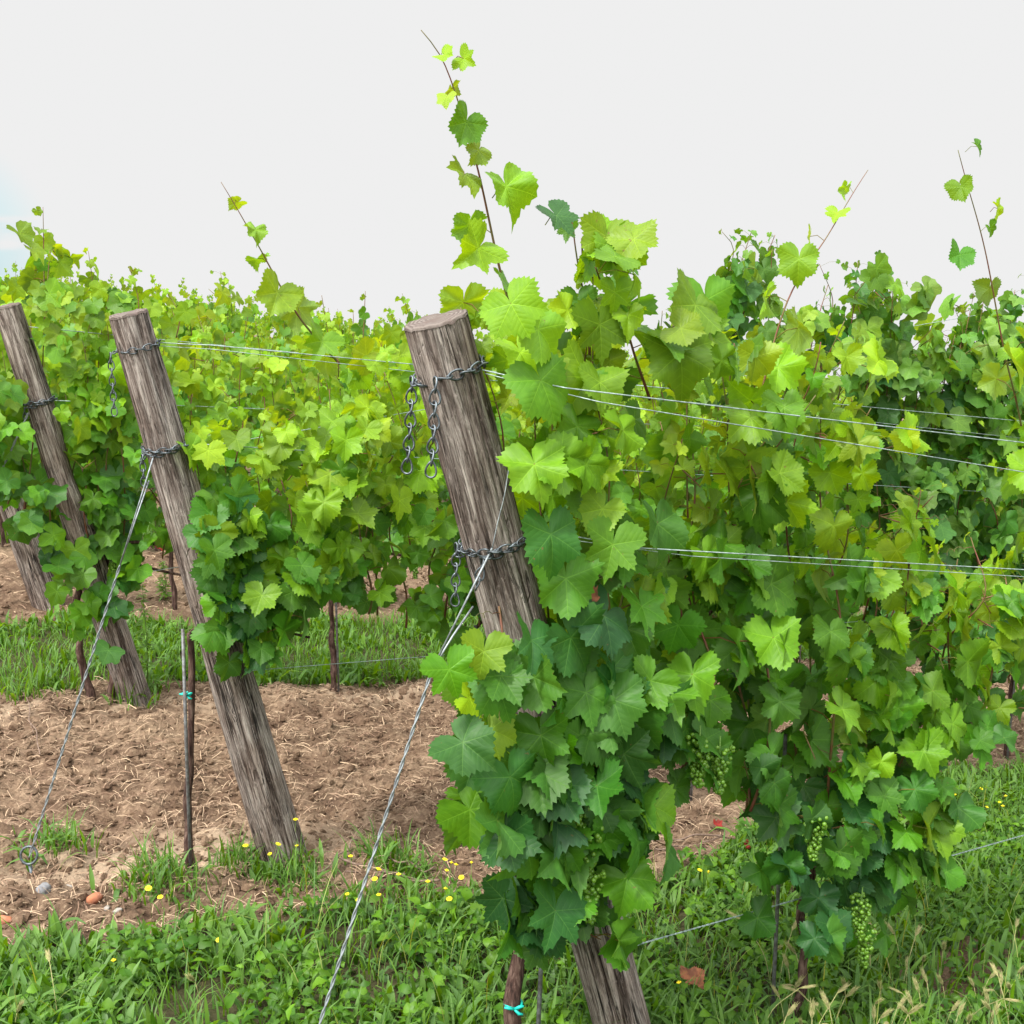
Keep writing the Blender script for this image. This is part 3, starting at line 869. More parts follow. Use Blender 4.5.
# ------------------------------------------------------------------ posts
POSTS = []
def post(base, top, r0, r1, seed, label, na=72, gouge=None):
    B = W(*base); Tp = W(*top)
    A = Tp-B; L = np.linalg.norm(A); A /= L
    cam = np.array([0, 0, CAM_H])
    e1 = (cam-B); e1 -= A*(e1 @ A); e1 /= np.linalg.norm(e1); e2 = np.cross(A, e1)
    nt = int(L/0.012)
    t = np.linspace(-0.12, L, nt); a = np.linspace(0, 2*np.pi, na, endpoint=False)
    tt, aa = np.meshgrid(t, a, indexing='ij')
    ca, sa = np.cos(aa), np.sin(aa)
    rad = r0+(r1-r0)*np.clip(tt/L, 0, 1)
    rad = rad*(1+0.05*fbm(ca*1.1, sa*1.1, tt*1.6, seed, 3)+0.030*fbm(ca*9, sa*9, tt*2.2, seed+5, 3)+0.012*fbm(ca*26, sa*26, tt*5, seed+8, 2))
    rg = np.random.default_rng(seed)
    for k in range(9):
        a0 = rg.uniform(0, 6.28); c0 = rg.uniform(0, L); ln = rg.uniform(.25, .9)
        am = a0+0.10*vnoise(tt*2.5, 0*tt+k, seed=seed+k)
        d = np.abs((aa-am+np.pi) % (2*np.pi)-np.pi)
        w = np.clip(1-np.abs(tt-c0)/ln, 0, 1)
        rad = rad-r0*0.11*np.exp(-(d/0.05)**2)*np.sqrt(w)
    if gouge is not None:
        ga, gt, gw, gl, gd = gouge
        d = np.abs((aa-ga+np.pi) % (2*np.pi)-np.pi)
        rad = rad*(1-gd*np.exp(-(d/gw)**2)*np.exp(-((tt-gt)/gl)**2))
    zt = lambda c_, s_: 0.0028*fbm(c_*3, s_*3, seed=seed+3, o=4)-0.008*np.clip(vnoise(c_*5, s_*5, seed=seed+2)-.45, 0, 1)
    X = rad*ca; Y = rad*sa; Z = tt+np.clip((tt-(L-0.03))/0.03, 0, 1)*zt(ca, sa)
    V = np.stack([X, Y, Z], -1).reshape(-1, 3)
    i, j = np.meshgrid(np.arange(nt-1), np.arange(na), indexing='ij'); j2 = (j+1) % na
    F = np.stack([i*na+j, i*na+j2, (i+1)*na+j2, (i+1)*na+j], -1).reshape(-1)
    root = empty('vineyard_post', B)
    Rm = Matrix(((e1[0], e2[0], A[0]), (e1[1], e2[1], A[1]), (e1[2], e2[2], A[2]))).to_4x4()
    root.matrix_world = Matrix.Translation(Vector(B)) @ Rm
    tag(root, label, 'wooden post', 'leaning wooden end posts of the vine rows')
    obj_np('shaft', (V, F, np.full((nt-1)*na, 4)), M_POST, root)
    # sawn top, a slightly cupped disc with rounded rim
    rt = rad[-1]
    Vd = [[0, 0, L+0.003]]
    qs = (0.35, 0.7, 0.93, 0.99, 1.0)
    zs = (0.003, 0.003, 0.002, -0.001, -0.006)
    for q, z in zip(qs, zs):
        rr = rt*q+(0.0012 if q == 1.0 else 0)
        Vd += list(np.stack([rr*np.cos(a), rr*np.sin(a), np.full(na, L+z+0.0015)+zt(np.cos(a), np.sin(a))*q**5+0.002*vnoise(np.cos(a)*4*q, np.sin(a)*4*q, seed=seed)], 1))
    Ld = []; Td = []
    for j in range(na): Ld += [0, 1+j, 1+(j+1) % na]; Td.append(3)
    for q in range(len(qs)-1):
        for j in range(na):
            Ld += [1+q*na+j, 1+(q+1)*na+j, 1+(q+1)*na+(j+1) % na, 1+q*na+(j+1) % na]; Td.append(4)
    obj_np('sawn_top', (np.array(Vd), np.array(Ld), np.array(Td)), M_END, root)
    fr = dict(B=B, A=A, e1=e1, e2=e2, L=L, r=lambda s: r0+(r1-r0)*s/L)
    POSTS.append(fr); return fr

pA = post((1.69, 2.16, 0), (*[surv(436, 320, 2.19)[0], 2.19, surv(436, 320, 2.19)[1]],), 0.070, 0.067, 21, 'thick weathered wooden post nearest the camera with chains near its top', na=110)
pB = post((1.31, 3.62, 0), (*[surv(128, 314, 3.62)[0], 3.62, surv(128, 314, 3.62)[1]],), 0.078, 0.058, 33, 'grey leaning wooden post in the tilled soil, second from the nearest', gouge=(1.35, 0.95, 0.8, 0.22, 0.30))
pC = post((1.27, 5.39, 0), (*[surv(7, 306, 5.39)[0], 5.39, surv(7, 306, 5.39)[1]],), 0.072, 0.055, 45, 'leaning wooden post near the left edge between the leaves, third in line', gouge=(1.4, 1.1, 0.8, 0.15, 0.35))
pD = post((1.24, 7.2, 0), (0.80, 7.2, 1.74), 0.085, 0.06, 57, 'short visible foot of a leaning wooden post at the left edge, farthest in line')

def on_post(p, s, phi, off=0.003):
    r = p['r'](s)+off
    return p['B']+p['A']*s+r*(math.cos(phi)*p['e1']+math.sin(phi)*p['e2'])

# ------------------------------------------------------------------ chains
def chain_geo(path, link_l=0.030, w=0.0115, rad=0.0021, pitch=0.0225, seg=18):
    seg_l = np.linalg.norm(np.diff(path, axis=0), axis=1); L = np.concatenate([[0], np.cumsum(seg_l)])
    n = max(1, int(L[-1]/pitch)); Gs = []
    prev = None
    for k in range(n):
        d = (k+0.5)*pitch
        c = np.array([np.interp(d, L, path[:, i]) for i in range(3)])
        c2 = np.array([np.interp(d+0.004, L, path[:, i]) for i in range(3)]); c1 = np.array([np.interp(d-0.004, L, path[:, i]) for i in range(3)])
        T = c2-c1; T /= np.linalg.norm(T)
        ref = np.array([0.3, -1, 0.1]); N = np.cross(T, ref); N /= np.linalg.norm(N); Bn = np.cross(T, N)
        ang = 0.35 if k % 2 else 0.35+math.pi/2*0.8
        S = N*math.cos(ang)+Bn*math.sin(ang)
        Nn = np.cross(T, S)
        t = np.linspace(0, 2*np.pi, seg, endpoint=False)
        y = link_l/2*np.cos(t); x = w*np.sin(t)*(0.78+0.30*np.cos(t))
        z = 0.0022*np.sin(2*t)
        Pp = c+y[:, None]*T+x[:, None]*S+z[:, None]*Nn
        Gs.append(tube(Pp, rad, 7, closed=True))
    return cat(Gs)

def chain_thing(label, origin, wrap=None, ends=(), rad=0.0021, **k):
    root = empty('chain', origin); tag(root, label, 'chain', 'steel chains tied round the posts')
    if wrap is not None: obj_np('chain_loop', chain_geo(wrap-origin, rad=rad, **k), M_CHAIN, root)
    for e_ in ends: obj_np('hanging_end', chain_geo(e_-origin, rad=rad, **k), M_CHAIN, root)
    return root

def hang(p0, length, sway=(0, 0, 0)):
    t = np.linspace(0, 1, 14)[:, None]
    return p0+t*np.array([0, 0, -length])+np.array(sway)*t**1.5

def around(p, s, a0, a1, off=0.006, ds=0.0, n=40):
    return np.array([on_post(p, s+ds*(k/(n-1)), a0+(a1-a0)*k/(n-1), off) for k in range(n)])

sA = pA['L']-0.115
wrapA = around(pA, sA+0.01, -0.35, 2*math.pi-0.9, 0.006, -0.01)
chain_thing('grey steel chain round the top of the nearest post with two hanging ends',
            on_post(pA, sA, 0), wrapA,
            [hang(on_post(pA, sA+0.012, -0.42, 0.010), 0.20, (-0.012, -0.01, 0)), hang(on_post(pA, sA+0.012, -1.55, 0.012), 0.215, (-0.016, 0, 0))], rad=0.0023, link_l=0.033, w=0.0135, pitch=0.0245)
sA2 = pA['L']-0.50
chain_thing('grey steel chain tied round the middle of the nearest post above the stay wire',
            on_post(pA, sA2, 0), np.vstack([around(pA, sA2, -0.5, 2*math.pi-0.6, 0.006, 0.012), around(pA, sA2+.014, -0.6, 2*math.pi-1.2, 0.013, -0.02)]),
            [hang(on_post(pA, sA2, -0.45, 0.010), 0.085, (-0.02, 0, 0)), hang(on_post(pA, sA2+0.02, -1.6, 0.014), 0.14, (-0.004, 0, 0))], rad=0.0021)
sB = pB['L']-0.10
chain_thing('thin dark chain wrapped near the top of the second post, one end dangling',
            on_post(pB, sB, 0), around(pB, sB, -0.8, 2*math.pi-1.3, 0.005), [hang(on_post(pB, sB, -1.5, .02), 0.20)], rad=0.0019)
sB2 = pB['L']-0.415
chain_thing('dark chain wrapped twice round the middle of the second post with its stay wire',
            on_post(pB, sB2, 0), np.vstack([around(pB, sB2, -0.9, 2*math.pi-0.9, 0.005, .015), around(pB, sB2+0.015, -0.9, 2*math.pi-1.2, 0.012, -.03)]), [hang(on_post(pB, sB2, -1.45, .012), 0.10)], rad=0.0021)
sC = pC['L']-0.42
chain_thing('dark chain tied round the third post near the left edge',
            on_post(pC, sC, 0), np.vstack([around(pC, sC, -0.9, 2*math.pi-0.9, 0.005, .02), around(pC, sC+.02, -0.9, 4.5, 0.011, -.04)]), [hang(on_post(pC, sC, -1.0, .012), 0.08)], rad=0.0024)

# ------------------------------------------------------------------ wires
def twisted(A, B, r=0.0016, tw=0.0019, turn=0.045, sag=0.0, n=None):
    L = np.linalg.norm(B-A); n = n or int(L/0.008)
    t = np.linspace(0, 1, n); P = A+(B-A)*t[:, None]; P[:, 2] -= sag*4*t*(1-t)
    d = (B-A)/L; N = np.cross(d, [0, 0, 1.0]); N /= np.linalg.norm(N); Bn = np.cross(d, N)
    ph = t*L/turn*2*np.pi
    o = tw*(np.cos(ph)[:, None]*N+np.sin(ph)[:, None]*Bn)
    return tube(P+o, r, 6), tube(P-o, r, 6)

def wire(label, pts, r=0.0013, sag=0.01, group='trellis wires strung along the rows', wob=0.0):
    pts = [np.asarray(p, float) for p in pts]
    seg = []
    for a, b in zip(pts[:-1], pts[1:]):
        n = 24
        t = np.linspace(0, 1, n)[:, None]; q = a+(b-a)*t; q[:, 2] -= (sag*4*t*(1-t))[:, 0]*min(np.linalg.norm(b-a), 2.0)/3
        q[:, 2] += wob*np.sin(t[:, 0]*50)*1.0
        seg.append(q if not seg else q[1:])
    P = np.vstack(seg); o0 = P[0].copy()
    o = obj_np('trellis_wire', tube(P-o0, r, 6), M_WIRE); o.location = tuple(o0)
    return tag(o, label, 'wire', group)

def row_end(u, v, h): return W(u, v, h)
# row A
hA1 = surv(800, 411, ROW_A-.03)
a0 = on_post(pA, sA, 1.0, .010)
farA = W(8.0, ROW_A, 1.56)
def through(a, x, y, v, uend):
    """wire from a, passing the surveyed point, running on down the row"""
    u, h = surv(x, y, v); b = W(u, v, h)
    uu = np.array([u, uend]); au = a[:2] @ RH; ah = a[2]-SLOPE*au
    hh = ah+(h-ah)*(uend-au)/(u-au)
    return W(uend, v, hh)
WR = ROW_A-0.235
wire('upper trellis wire in front of the nearest row, starting at the top chain', [a0, W(*P3(566, 388, WR)), through(W(*P3(566, 388, WR)), 1015, 440, WR, 8.5)], 0.0014)
b0 = on_post(pA, sA-0.01, 1.1, .010)
wire('second upper trellis wire of the nearest row, just below the top one', [b0, W(*P3(600, 402, WR-.01)), through(W(*P3(600, 402, WR-.01)), 1015, 469, WR-0.03, 8.5)], 0.0012)
c0 = on_post(pA, sA2+.02, 1.5, .008)
wire('middle trellis wire of the nearest row, starting at the lower chain', [c0, W(*P3(640, 548, WR)), through(W(*P3(640, 548, WR)), 1000, 567, WR, 8.5)], 0.0014)
c1 = on_post(pA, sA2+.0, 1.7, .008)
wire('back middle trellis wire of the nearest row behind its leaves', [c1, W(*P3(690, 556, WR+.03)), through(W(*P3(690, 556, WR+.03)), 1000, 574, WR+.03, 8.5)], 0.0010)
lo = surv(600, 905, ROW_A)
p0 = on_post(pA, 0.42, 0.3, .003); p1 = W(*[surv(740, 876, ROW_A)[0], ROW_A, surv(740, 876, ROW_A)[1]])
ge = twisted(p0, through(p0, 1010, 826, ROW_A, 8.5), 0.0012, 0.0014, 0.03)
r_ = empty('trellis_wire', p0); tag(r_, 'low twisted trellis wire of the nearest row, just above the grass', 'wire', 'trellis wires strung along the rows')
for q in ge: obj_np('strand', (q[0]-p0, q[1], q[2]), M_WIRE, r_)
# row B
bT = on_post(pB, sB, 1.5, .006)
wire('upper trellis wire from the second post passing behind the nearest post', [bT, W(*P3(210, 345, ROW_B-.22)), through(W(*P3(210, 345, ROW_B-.22)), 395, 362, ROW_B-.22, 9)], 0.0014)
wire('thin upper trellis wire just under the top one of the second row', [bT+[0, 0, -.01], W(*P3(210, 349, ROW_B-.2)), through(W(*P3(210, 349, ROW_B-.2)), 395, 369, ROW_B-.2, 9)], 0.0010)
bM = on_post(pB, sB2, 1.5, .006)
wire('middle trellis wire starting at the dark chain of the second post', [bM, through(bM, 330, 458, ROW_B-.24, 9)], 0.0016)
bL = W(1.25, ROW_B, 0.86)
wire('second middle trellis wire across the gap beyond the second post', [W(.98, ROW_B+.05, 1.34), through(W(.98, ROW_B+.05, 1.34), 330, 425, ROW_B+.05, 9)], 0.0012)
u_, h_ = surv(225, 645, ROW_B)
wire('low trellis wire of the second row over the middle grass strip', [on_post(pB, 0.70, 0.8, .004), through(on_post(pB, 0.70, 0.8, .004), 445, 648, ROW_B, 9)], 0.0012)
# row C
cT = on_post(pC, pC['L']-.10, 1.2, .005)
wire('upper trellis wire running right from the third post at the left edge', [cT, through(cT, 108, 334, ROW_C, 10)], 0.0019)
cM = on_post(pC, sC, 1.2, .005)
wire('middle trellis wire of the third row, from the chain at the left edge', [cM, through(cM, 115, 402, ROW_C, 10)], 0.0018)
wire('low trellis wire of the third row behind the lower leaves', [on_post(pC, .6, 1.2, .004), through(on_post(pC, .6, 1.2, .004), 300, 545, ROW_C, 10)], 0.0016)

# stay wires
def anchor(P, label, r=0.022):
    root = empty('ground_anchor', P); tag(root, label, 'anchor', 'ring anchors of the stay wires')
    t = np.linspace(0, 2*np.pi, 28, endpoint=False)
    ring = np.stack([r*np.cos(t), 0.3*r*np.sin(t), r*0.3+r*np.sin(t)], 1)
    obj_np('ring', tube(ring, 0.0042, 8, closed=True), M_CHAIN, root)
    obj_np('rod', tube(np.array([[0, 0, -0.75*r], [0.01, 0, -0.12], [0.02, 0, -.3]]), 0.006, 8), M_CHAIN, root)

ua_, ha_ = surv(262, 1200, ROW_A)
gA = None
for yy in range(1100, 1400, 5):
    xx = 432-(yy-670)*112/354.
    u_, h_ = surv(xx, yy, ROW_A)
    if h_ < 0.03: gA = W(u_, ROW_A, 0.03); break
kn = W(*[surv(432, 670, ROW_A)[0], ROW_A, surv(432, 670, ROW_A)[1]])
e1_ = on_post(pA, sA2+0.02, -0.1, .012); e2_ = on_post(pA, sA2-0.13, -1.6, .014)
root = empty('stay_wire', gA); tag(root, 'pale twisted stay wire from the nearest post down to the foreground grass', 'wire', 'stay wires bracing the posts')
for q in twisted(kn, gA, 0.0021, 0.0022, 0.075): obj_np('strand', (q[0]-gA, q[1], q[2]), M_STAY, root)
obj_np('strand', (lambda q: (q[0]-gA, q[1], q[2]))(tube(np.array([e1_, (e1_+kn)/2, kn]), 0.0024, 7)), M_STAY, root)
obj_np('strand', (lambda q: (q[0]-gA, q[1], q[2]))(tube(np.array([e2_, (e2_+kn)/2+[0, 0, .004], kn]), 0.0024, 7)), M_STAY, root)
obj_np('strand', (lambda q: (q[0]-gA, q[1], q[2]))(tube(smooth_path([on_post(pA, sA2+.02, -.1, .012), on_post(pA, sA2+.07, .25, .004), on_post(pA, sA2+.12, .7, .004), on_post(pA, sA2+.16, 1.2, .004)], .01), 0.0014, 6)), M_STAY, root)
anchor(gA, 'grey ring anchor in the foreground grass at the end of the nearest stay wire')

u_, v_ = gsurv(30, 868)
gB = W(u_, v_, 0.035)
knb = W(*[surv(120, 565, ROW_B-.03)[0], ROW_B-.03, surv(120, 565, ROW_B-.03)[1]])
root = empty('stay_wire', gB); tag(root, 'twisted stay wire from the second post down to a ring in the bare soil', 'wire', 'stay wires bracing the posts')
for q in twisted(knb, gB, 0.0022, 0.0024, 0.085): obj_np('strand', (q[0]-gB, q[1], q[2]), M_STAY, root)
for f in (on_post(pB, sB2, -.6, .012), on_post(pB, sB2-.08, -1.5, .012)):
    q = tube(np.array([f, (f+knb)/2, knb]), 0.0022, 6); obj_np('strand', (q[0]-gB, q[1], q[2]), M_STAY, root)
anchor(gB, 'grey steel ring anchor in the bare soil at lower left', 0.026)
f = on_post(pC, sC-.02, -.8, .01); u_, h_ = surv(-2, 478, ROW_C-.02); d = W(u_, ROW_C-.02, h_)-f
gC = f+d*((f[2]-(SLOPE*0.1))/(-d[2]))*0.98
root = empty('stay_wire', gC); tag(root, 'thin stay wire leaving the third post towards the left edge', 'wire', 'stay wires bracing the posts')
for q in twisted(f, gC, 0.0024, 0.0026, 0.08): obj_np('strand', (q[0]-gC, q[1], q[2]), M_STAY, root)

# steel line post of row B seen through the leaves
u_, h_ = surv(889, 615, 3.0)
def steel_post(u, v, h, label):
    w, d, t = 0.03, 0.022, 0.003
    prof_ = np.array([[-w, 0], [-w, d], [-w+t, d], [-w+t, t], [w-t, t], [w-t, d], [w, d], [w, 0]])*0.55
    n = len(prof_); V = []
    for z, s in ((-0.2, -0.01), (h*0.5, 0), (h, 0.02)):
        V += [[x+s, y, z] for x, y in prof_]
    L = []; T = []
    for k in range(2):
        for j in range(n): L += [k*n+j, k*n+(j+1) % n, (k+1)*n+(j+1) % n, (k+1)*n+j]; T.append(4)
    L += list(range(2*n, 3*n)); T.append(n)
    o = obj_np('line_post', (np.array(V, float), L, T), M_STEELPOST, smooth=False)
    o.location = tuple(W(u, v, 0)); o.rotation_euler = (0, R(1.5), ROT_U-.5)
    tag(o, label, 'metal post')
steel_post(uof(888, ROW_B-.28, 640), ROW_B-.28, surv(893, 590, ROW_B-.28)[1], 'blue-grey folded steel line post showing between the leaves right of centre')

# teal ties
def tie(P, label, s=1.0, r=0.014):
    root = empty('plant_tie', P); tag(root, label, 'tie', 'teal plastic ties on the vine trunks')
    t = np.linspace(0, 2*np.pi, 20, endpoint=False)
    q = np.stack([r*np.cos(t), r*np.sin(t), 0.003*np.sin(2*t)], 1)
    V, L, T = tube(q, 0.0035*s, 6, closed=True); obj_np('band', (V, L, T), M_TIE, root)
    c = np.array([0.003, -r-0.003, 0])
    for dx, dz in ((0.022, 0.010), (-0.024, 0.006), (0.020, -0.012)):
        pts = np.array([c, c+[dx*.5*s, -.004, dz*.8*s], c+[dx*s, -.003, dz*s]])
        V, L, T = tube(pts, np.array([0.0032, 0.0042, 0.0024])*s, 6); obj_np('loose_end', (V, L, T), M_TIE, root)
tie(W(1.02, ROW_B, surv(197, 693, ROW_B)[1]), 'teal plastic tie on the slender trunk left of the second post', 0.9)
tie(W(uA+0.012, ROW_A, surv(510, 1004, ROW_A)[1]), 'teal plastic tie on the trunk at the foot of the near vine', 1.0, 0.02)

# ------------------------------------------------------------------ ground plants
def blades(rg, n, pick, hmin, hmax, wmin, wmax, tone_a, tone_b, segs=4, lean=0.5, broad=False):
    """n curved blades; pick(rg, n) returns u, v"""
    u, v = pick(rg, n); n = len(u)
    h0 = ground_h(u, v)
    base = Wn(np.stack([u, v, h0-0.005], 1))
    az = rg.uniform(0, 2*np.pi, n); Lh = rg.uniform(hmin, hmax, n)*(0.75+0.45*np.clip(vnoise(u*3, v*3, seed=77)+.5, 0, 1)); w = rg.uniform(wmin, wmax, n)
    ln = np.abs(rg.normal(0, lean, n))+0.08
    d = np.stack([np.cos(az), np.sin(az), 0*az], 1); sd = np.stack([-np.sin(az), np.cos(az), 0*az], 1)
    tw = rg.normal(0, .5, n)
    t = np.linspace(0, 1, segs+1)
    if broad: wp = np.sin(np.pi*np.clip(t*0.92+0.06, 0, 1))**0.75
    else: wp = np.clip(1-t**2.2, 0.04, 1)
    P = []
    cols = 3 if broad else 2
    for k, tk in enumerate(t):
        c = base+Lh[:, None]*((np.sin(np.minimum(ln*1.3*tk, 1.9))*tk)[:, None]*d+np.array([0, 0, 1])[None]*(tk*np.cos(np.minimum(ln*1.0*tk*tk, 1.35)))[:, None])
        s2 = sd*np.cos(tw*tk)[:, None]+np.array([0, 0, 1])*np.sin(tw*tk)[:, None]*0.5
        off = (w*wp[k])[:, None]
        if broad:
            wav = (0.25*np.sin(tk*11+az))[:, None]*off
            P += [c-s2*off+[0, 0, .0]+wav*np.array([0, 0, 1]), c-np.array([0, 0, 1])*off*0.35, c+s2*off-wav*np.array([0, 0, 1])]
        else: P += [c-s2*off, c+s2*off]
    V = np.stack(P, 1).reshape(-1, 3)
    m = (segs+1)*cols
    L = []
    for k in range(segs):
        for c_ in range(cols-1):
            L += [k*cols+c_, k*cols+c_+1, (k+1)*cols+c_+1, (k+1)*cols+c_]
    L = np.array(L); LL = (L[None]+(np.arange(n)*m)[:, None]).ravel()
    T = np.full(len(LL)//4, 4)
    f = rg.random((n, 1)); tone = (tone_a*(1-f)+tone_b*f)*rg.uniform(.75, 1.25, (n, 1))
    return (V, LL, T), np.repeat(tone, m, 0)

def picker(u0, u1, v0, v1, thr=0.5, clump=0.0, seed=0):
    def f(rg, n):
        u = rg.uniform(u0, u1, n*3); v = rg.uniform(v0, v1, n*3)
        k = bandmask(u, v) > thr*rg.random(len(u))
        if clump: k &= (fbm(u*4, v*4, seed=seed, o=2) > clump-rg.random(len(u))*0.5)
        return u[k][:n], v[k][:n]
    return f
G1 = np.array([0.040, 0.130, 0.008]); G2 = np.array([0.118, 0.255, 0.010]); G3 = np.array([0.022, 0.078, 0.008]); GY = np.array([0.28, 0.30, 0.07])
def stuff(name, parts, label, category='grass'):
    G = cat([p[0] for p in parts]); c = np.concatenate([p[1] for p in parts])
    o = obj_np(name, G, M_GRASS, colr=c); tag(o, label, category, kind='stuff')
def lobed(rg, n, pick, smin, smax, hmin, hmax, tpl=LEAF_OVAL):
    u, v = pick(rg, n); n = len(u)
    base = Wn(np.stack([u, v, ground_h(u, v)+rg.uniform(hmin, hmax, n)], 1)); az = rg.uniform(0, 6.3, n)
    G, uv, c = place_leaves(dict(pos=base, nor=np.stack([rg.normal(0, .45, n), rg.normal(-.25, .45, n), np.ones(n)], 1), tip=np.stack([np.cos(az), np.sin(az), rg.normal(-.2, .3, n)], 1),
                     size=rg.uniform(smin, smax, n), tone=(G1+(G2-G1)*rg.random((n, 1)))*rg.uniform(.7, 1.2, (n, 1))), tpl, rg)
    return G, c
rg = np.random.default_rng(50)
foreU = (-1.3, 4.6); foreV = (1.1, 3.5)
stuff('grass', [
    blades(rg, 11000, picker(*foreU, *foreV), 0.05, 0.12, .0018, .0040, G1, G2, 4, .6),
    blades(rg, 1800, picker(*foreU, *foreV, clump=.1, seed=6), 0.10, 0.19, .0016, .003, G1, G2, 5, .45),
    blades(rg, 700, picker(*foreU, *foreV), 0.12, 0.26, .001, .0018, GY, GY*1.2, 5, .5),
    blades(rg, 5000, picker(4.4, 8.5, 2.6, 3.7), 0.05, 0.13, .0022, .0045, G1, G2, 3, .6),
    blades(rg, 3500, picker(4.4, 8.5, 2.6, 3.7), 0.05, 0.12, .006, .014, G1, G2, 3, .9, True),
], 'short green grass of the foreground strip')
stuff('weeds', [
    blades(rg, 8000, picker(*foreU, *foreV, clump=0.2, seed=61), 0.05, 0.12, .006, .013, G1, G2, 5, .75, True),
    blades(rg, 9000, picker(*foreU, *foreV, clump=0.2, seed=62), 0.03, 0.08, .004, .010, G3, G1, 4, 1.1, True),
    blades(rg, 5000, picker(*foreU, *foreV, clump=0.35, seed=63), 0.06, 0.15, .003, .007, G2, G1, 4, .6, True),
    lobed(rg, 14000, picker(*foreU, *foreV, clump=0.15, seed=66), .018, .050, .01, .09),
    lobed(rg, 1800, picker(*foreU, *foreV, clump=0.4, seed=67), .012, .024, .02, .08, LEAF_LOW),
], 'broad-leaved green weeds covering the foreground strip', 'weeds')
midU = (-0.6, 8.5)
stuff('grass', [
    blades(rg, 15000, picker(*midU, 5.25, 7.15), 0.05, 0.13, .0022, .0045, G1*1.1, G2*1.15, 3, .55),
    blades(rg, 6500, picker(*midU, 5.25, 7.15, clump=.2, seed=64), 0.05, 0.12, .007, .015, G1*1.1, G2*1.1, 3, .8, True)],
    'bright green grass strip behind the second post')
stuff('grass', [blades(rg, 12000, picker(-1, 12, 8.8, 11.0), 0.10, 0.22, .004, .007, G1, G2, 3, .55)], 'green grass strip beyond the fourth row')
stuff('grass', [blades(rg, 9000, picker(-1, 16, 12.4, 14.6), 0.10, 0.22, .006, .009, G1, G2, 2, .55)], 'distant green grass strip beyond the farther rows')
# weeds that fringe posts and bare strips
def spots(cs, sig):
    def f(rg, n):
        k = rg.integers(0, len(cs), n); c = np.array(cs)[k]
        return c[:, 0]+rg.normal(0, sig, n), c[:, 1]+rg.normal(0, sig, n)
    return f
tuft = [gsurv(x, y) for x, y in ((150, 885), (180, 890), (290, 868), (245, 862), (300, 880), (60, 850), (385, 862), (410, 872), (150, 690), (135, 700), (20, 700), (60, 690))]
stuff('weeds', [blades(rg, 900, spots(tuft, .05), .04, .13, .002, .004, G1, G2, 4, .6), blades(rg, 260, spots(tuft, .06), .04, .10, .005, .010, G1, G2, 4, .9, True)], 'sparse weed tufts on the bare soil round the posts', 'weeds')

# ------------------------------------------------------------------ soil crumbs and straw
def crumbs(rg, n, pick, smin, smax):
    u, v = pick(rg, n); n = len(u)
    base = Wn(np.stack([u, v, ground_h(u, v)], 1))
    t = np.array([[1, 0, 0], [-1, 0, 0], [0, 1, 0], [0, -1, 0], [0, 0, 1], [0, 0, -1.]])
    # subdivided octahedron
    F = [(0, 2, 4), (2, 1, 4), (1, 3, 4), (3, 0, 4), (2, 0, 5), (1, 2, 5), (3, 1, 5), (0, 3, 5)]
    vs = list(t); mid = {}; L = []
    def mp(a, b):
        k = (min(a, b), max(a, b))
        if k not in mid:
            p = (vs[a]+vs[b]); vs.append(p/np.linalg.norm(p)); mid[k] = len(vs)-1
        return mid[k]
    for a, b, c in F:
        x, y, z = mp(a, b), mp(b, c), mp(c, a)
        L += [a, x, z, x, b, y, z, y, c, x, y, z]
    S = np.array(vs); m = len(S); L = np.array(L)
    s = smin+(smax-smin)*rg.random(n)**3
    jit = rg.uniform(.65, 1.3, (n, m, 1))
    sc3 = rg.uniform(.6, 1.4, (n, 1, 3))*np.array([1, 1, .75])
    V = base[:, None]+S[None]*jit*sc3*s[:, None, None]
    return V.reshape(-1, 3), (L[None]+(np.arange(n)*m)[:, None]).ravel(), np.full(n*len(L)//3, 3)
def soilpick(u0, u1, v0, v1):
    def f(rg, n):
        u = rg.uniform(u0, u1, n*3); v = rg.uniform(v0, v1, n*3)
        k = bandmask(u, v) < 0.4
        return u[k][:n], v[k][:n]
    return f
G = crumbs(rg, 31000, soilpick(-1.0, 7.5, 2.9, 5.6), .003, .022)
tag(obj_np('soil_crumbs', G, M_CLOD, smooth=False), 'loose crumbs of dry brown soil on the tilled strip', 'soil', kind='stuff')
G = crumbs(rg, 6000, soilpick(-0.5, 9, 7.0, 9.2), .006, .025)
tag(obj_np('soil_crumbs', G, M_CLOD, smooth=False), 'loose crumbs of soil on the farther tilled strip', 'soil', kind='stuff')
def straws(rg, n, pick, lmin, lmax, w):
    u, v = pick(rg, n); n = len(u)
    base = Wn(np.stack([u, v, ground_h(u, v)+0.006+rg.random(n)*.008], 1))
    az = rg.uniform(0, 2*np.pi, n); L = lmin+(lmax-lmin)*rg.random(n)**2
    d = np.stack([np.cos(az), np.sin(az), rg.normal(0, .22, n)], 1); sd = np.stack([-np.sin(az), np.cos(az), rg.normal(0, .4, n)], 1)
    b = rg.normal(0, .2, n)
    P = []
    for t in (-.5, -.15, .2, .5):
        c = base+d*(L*t)[:, None]+sd*(L*b*t*t)[:, None]+np.array([0, 0, 1])*(0.1*L*(1-4*t*t))[:, None]
        P += [c-sd*w*rg.uniform(.6, 1.3, (n, 1)), c+sd*w]
    V = np.stack(P, 1).reshape(-1, 3)
    q = np.array([0, 1, 3, 2, 2, 3, 5, 4, 4, 5, 7, 6])
    f = rg.random((n, 1)); c = np.array([.50, .37, .25])*(1-f)+np.array([.20, .12, .085])*f
    return (V, (q[None]+(np.arange(n)*8)[:, None]).ravel(), np.full(n*3, 4)), np.repeat(c*rg.uniform(.7, 1.2, (n, 1)), 8, 0)
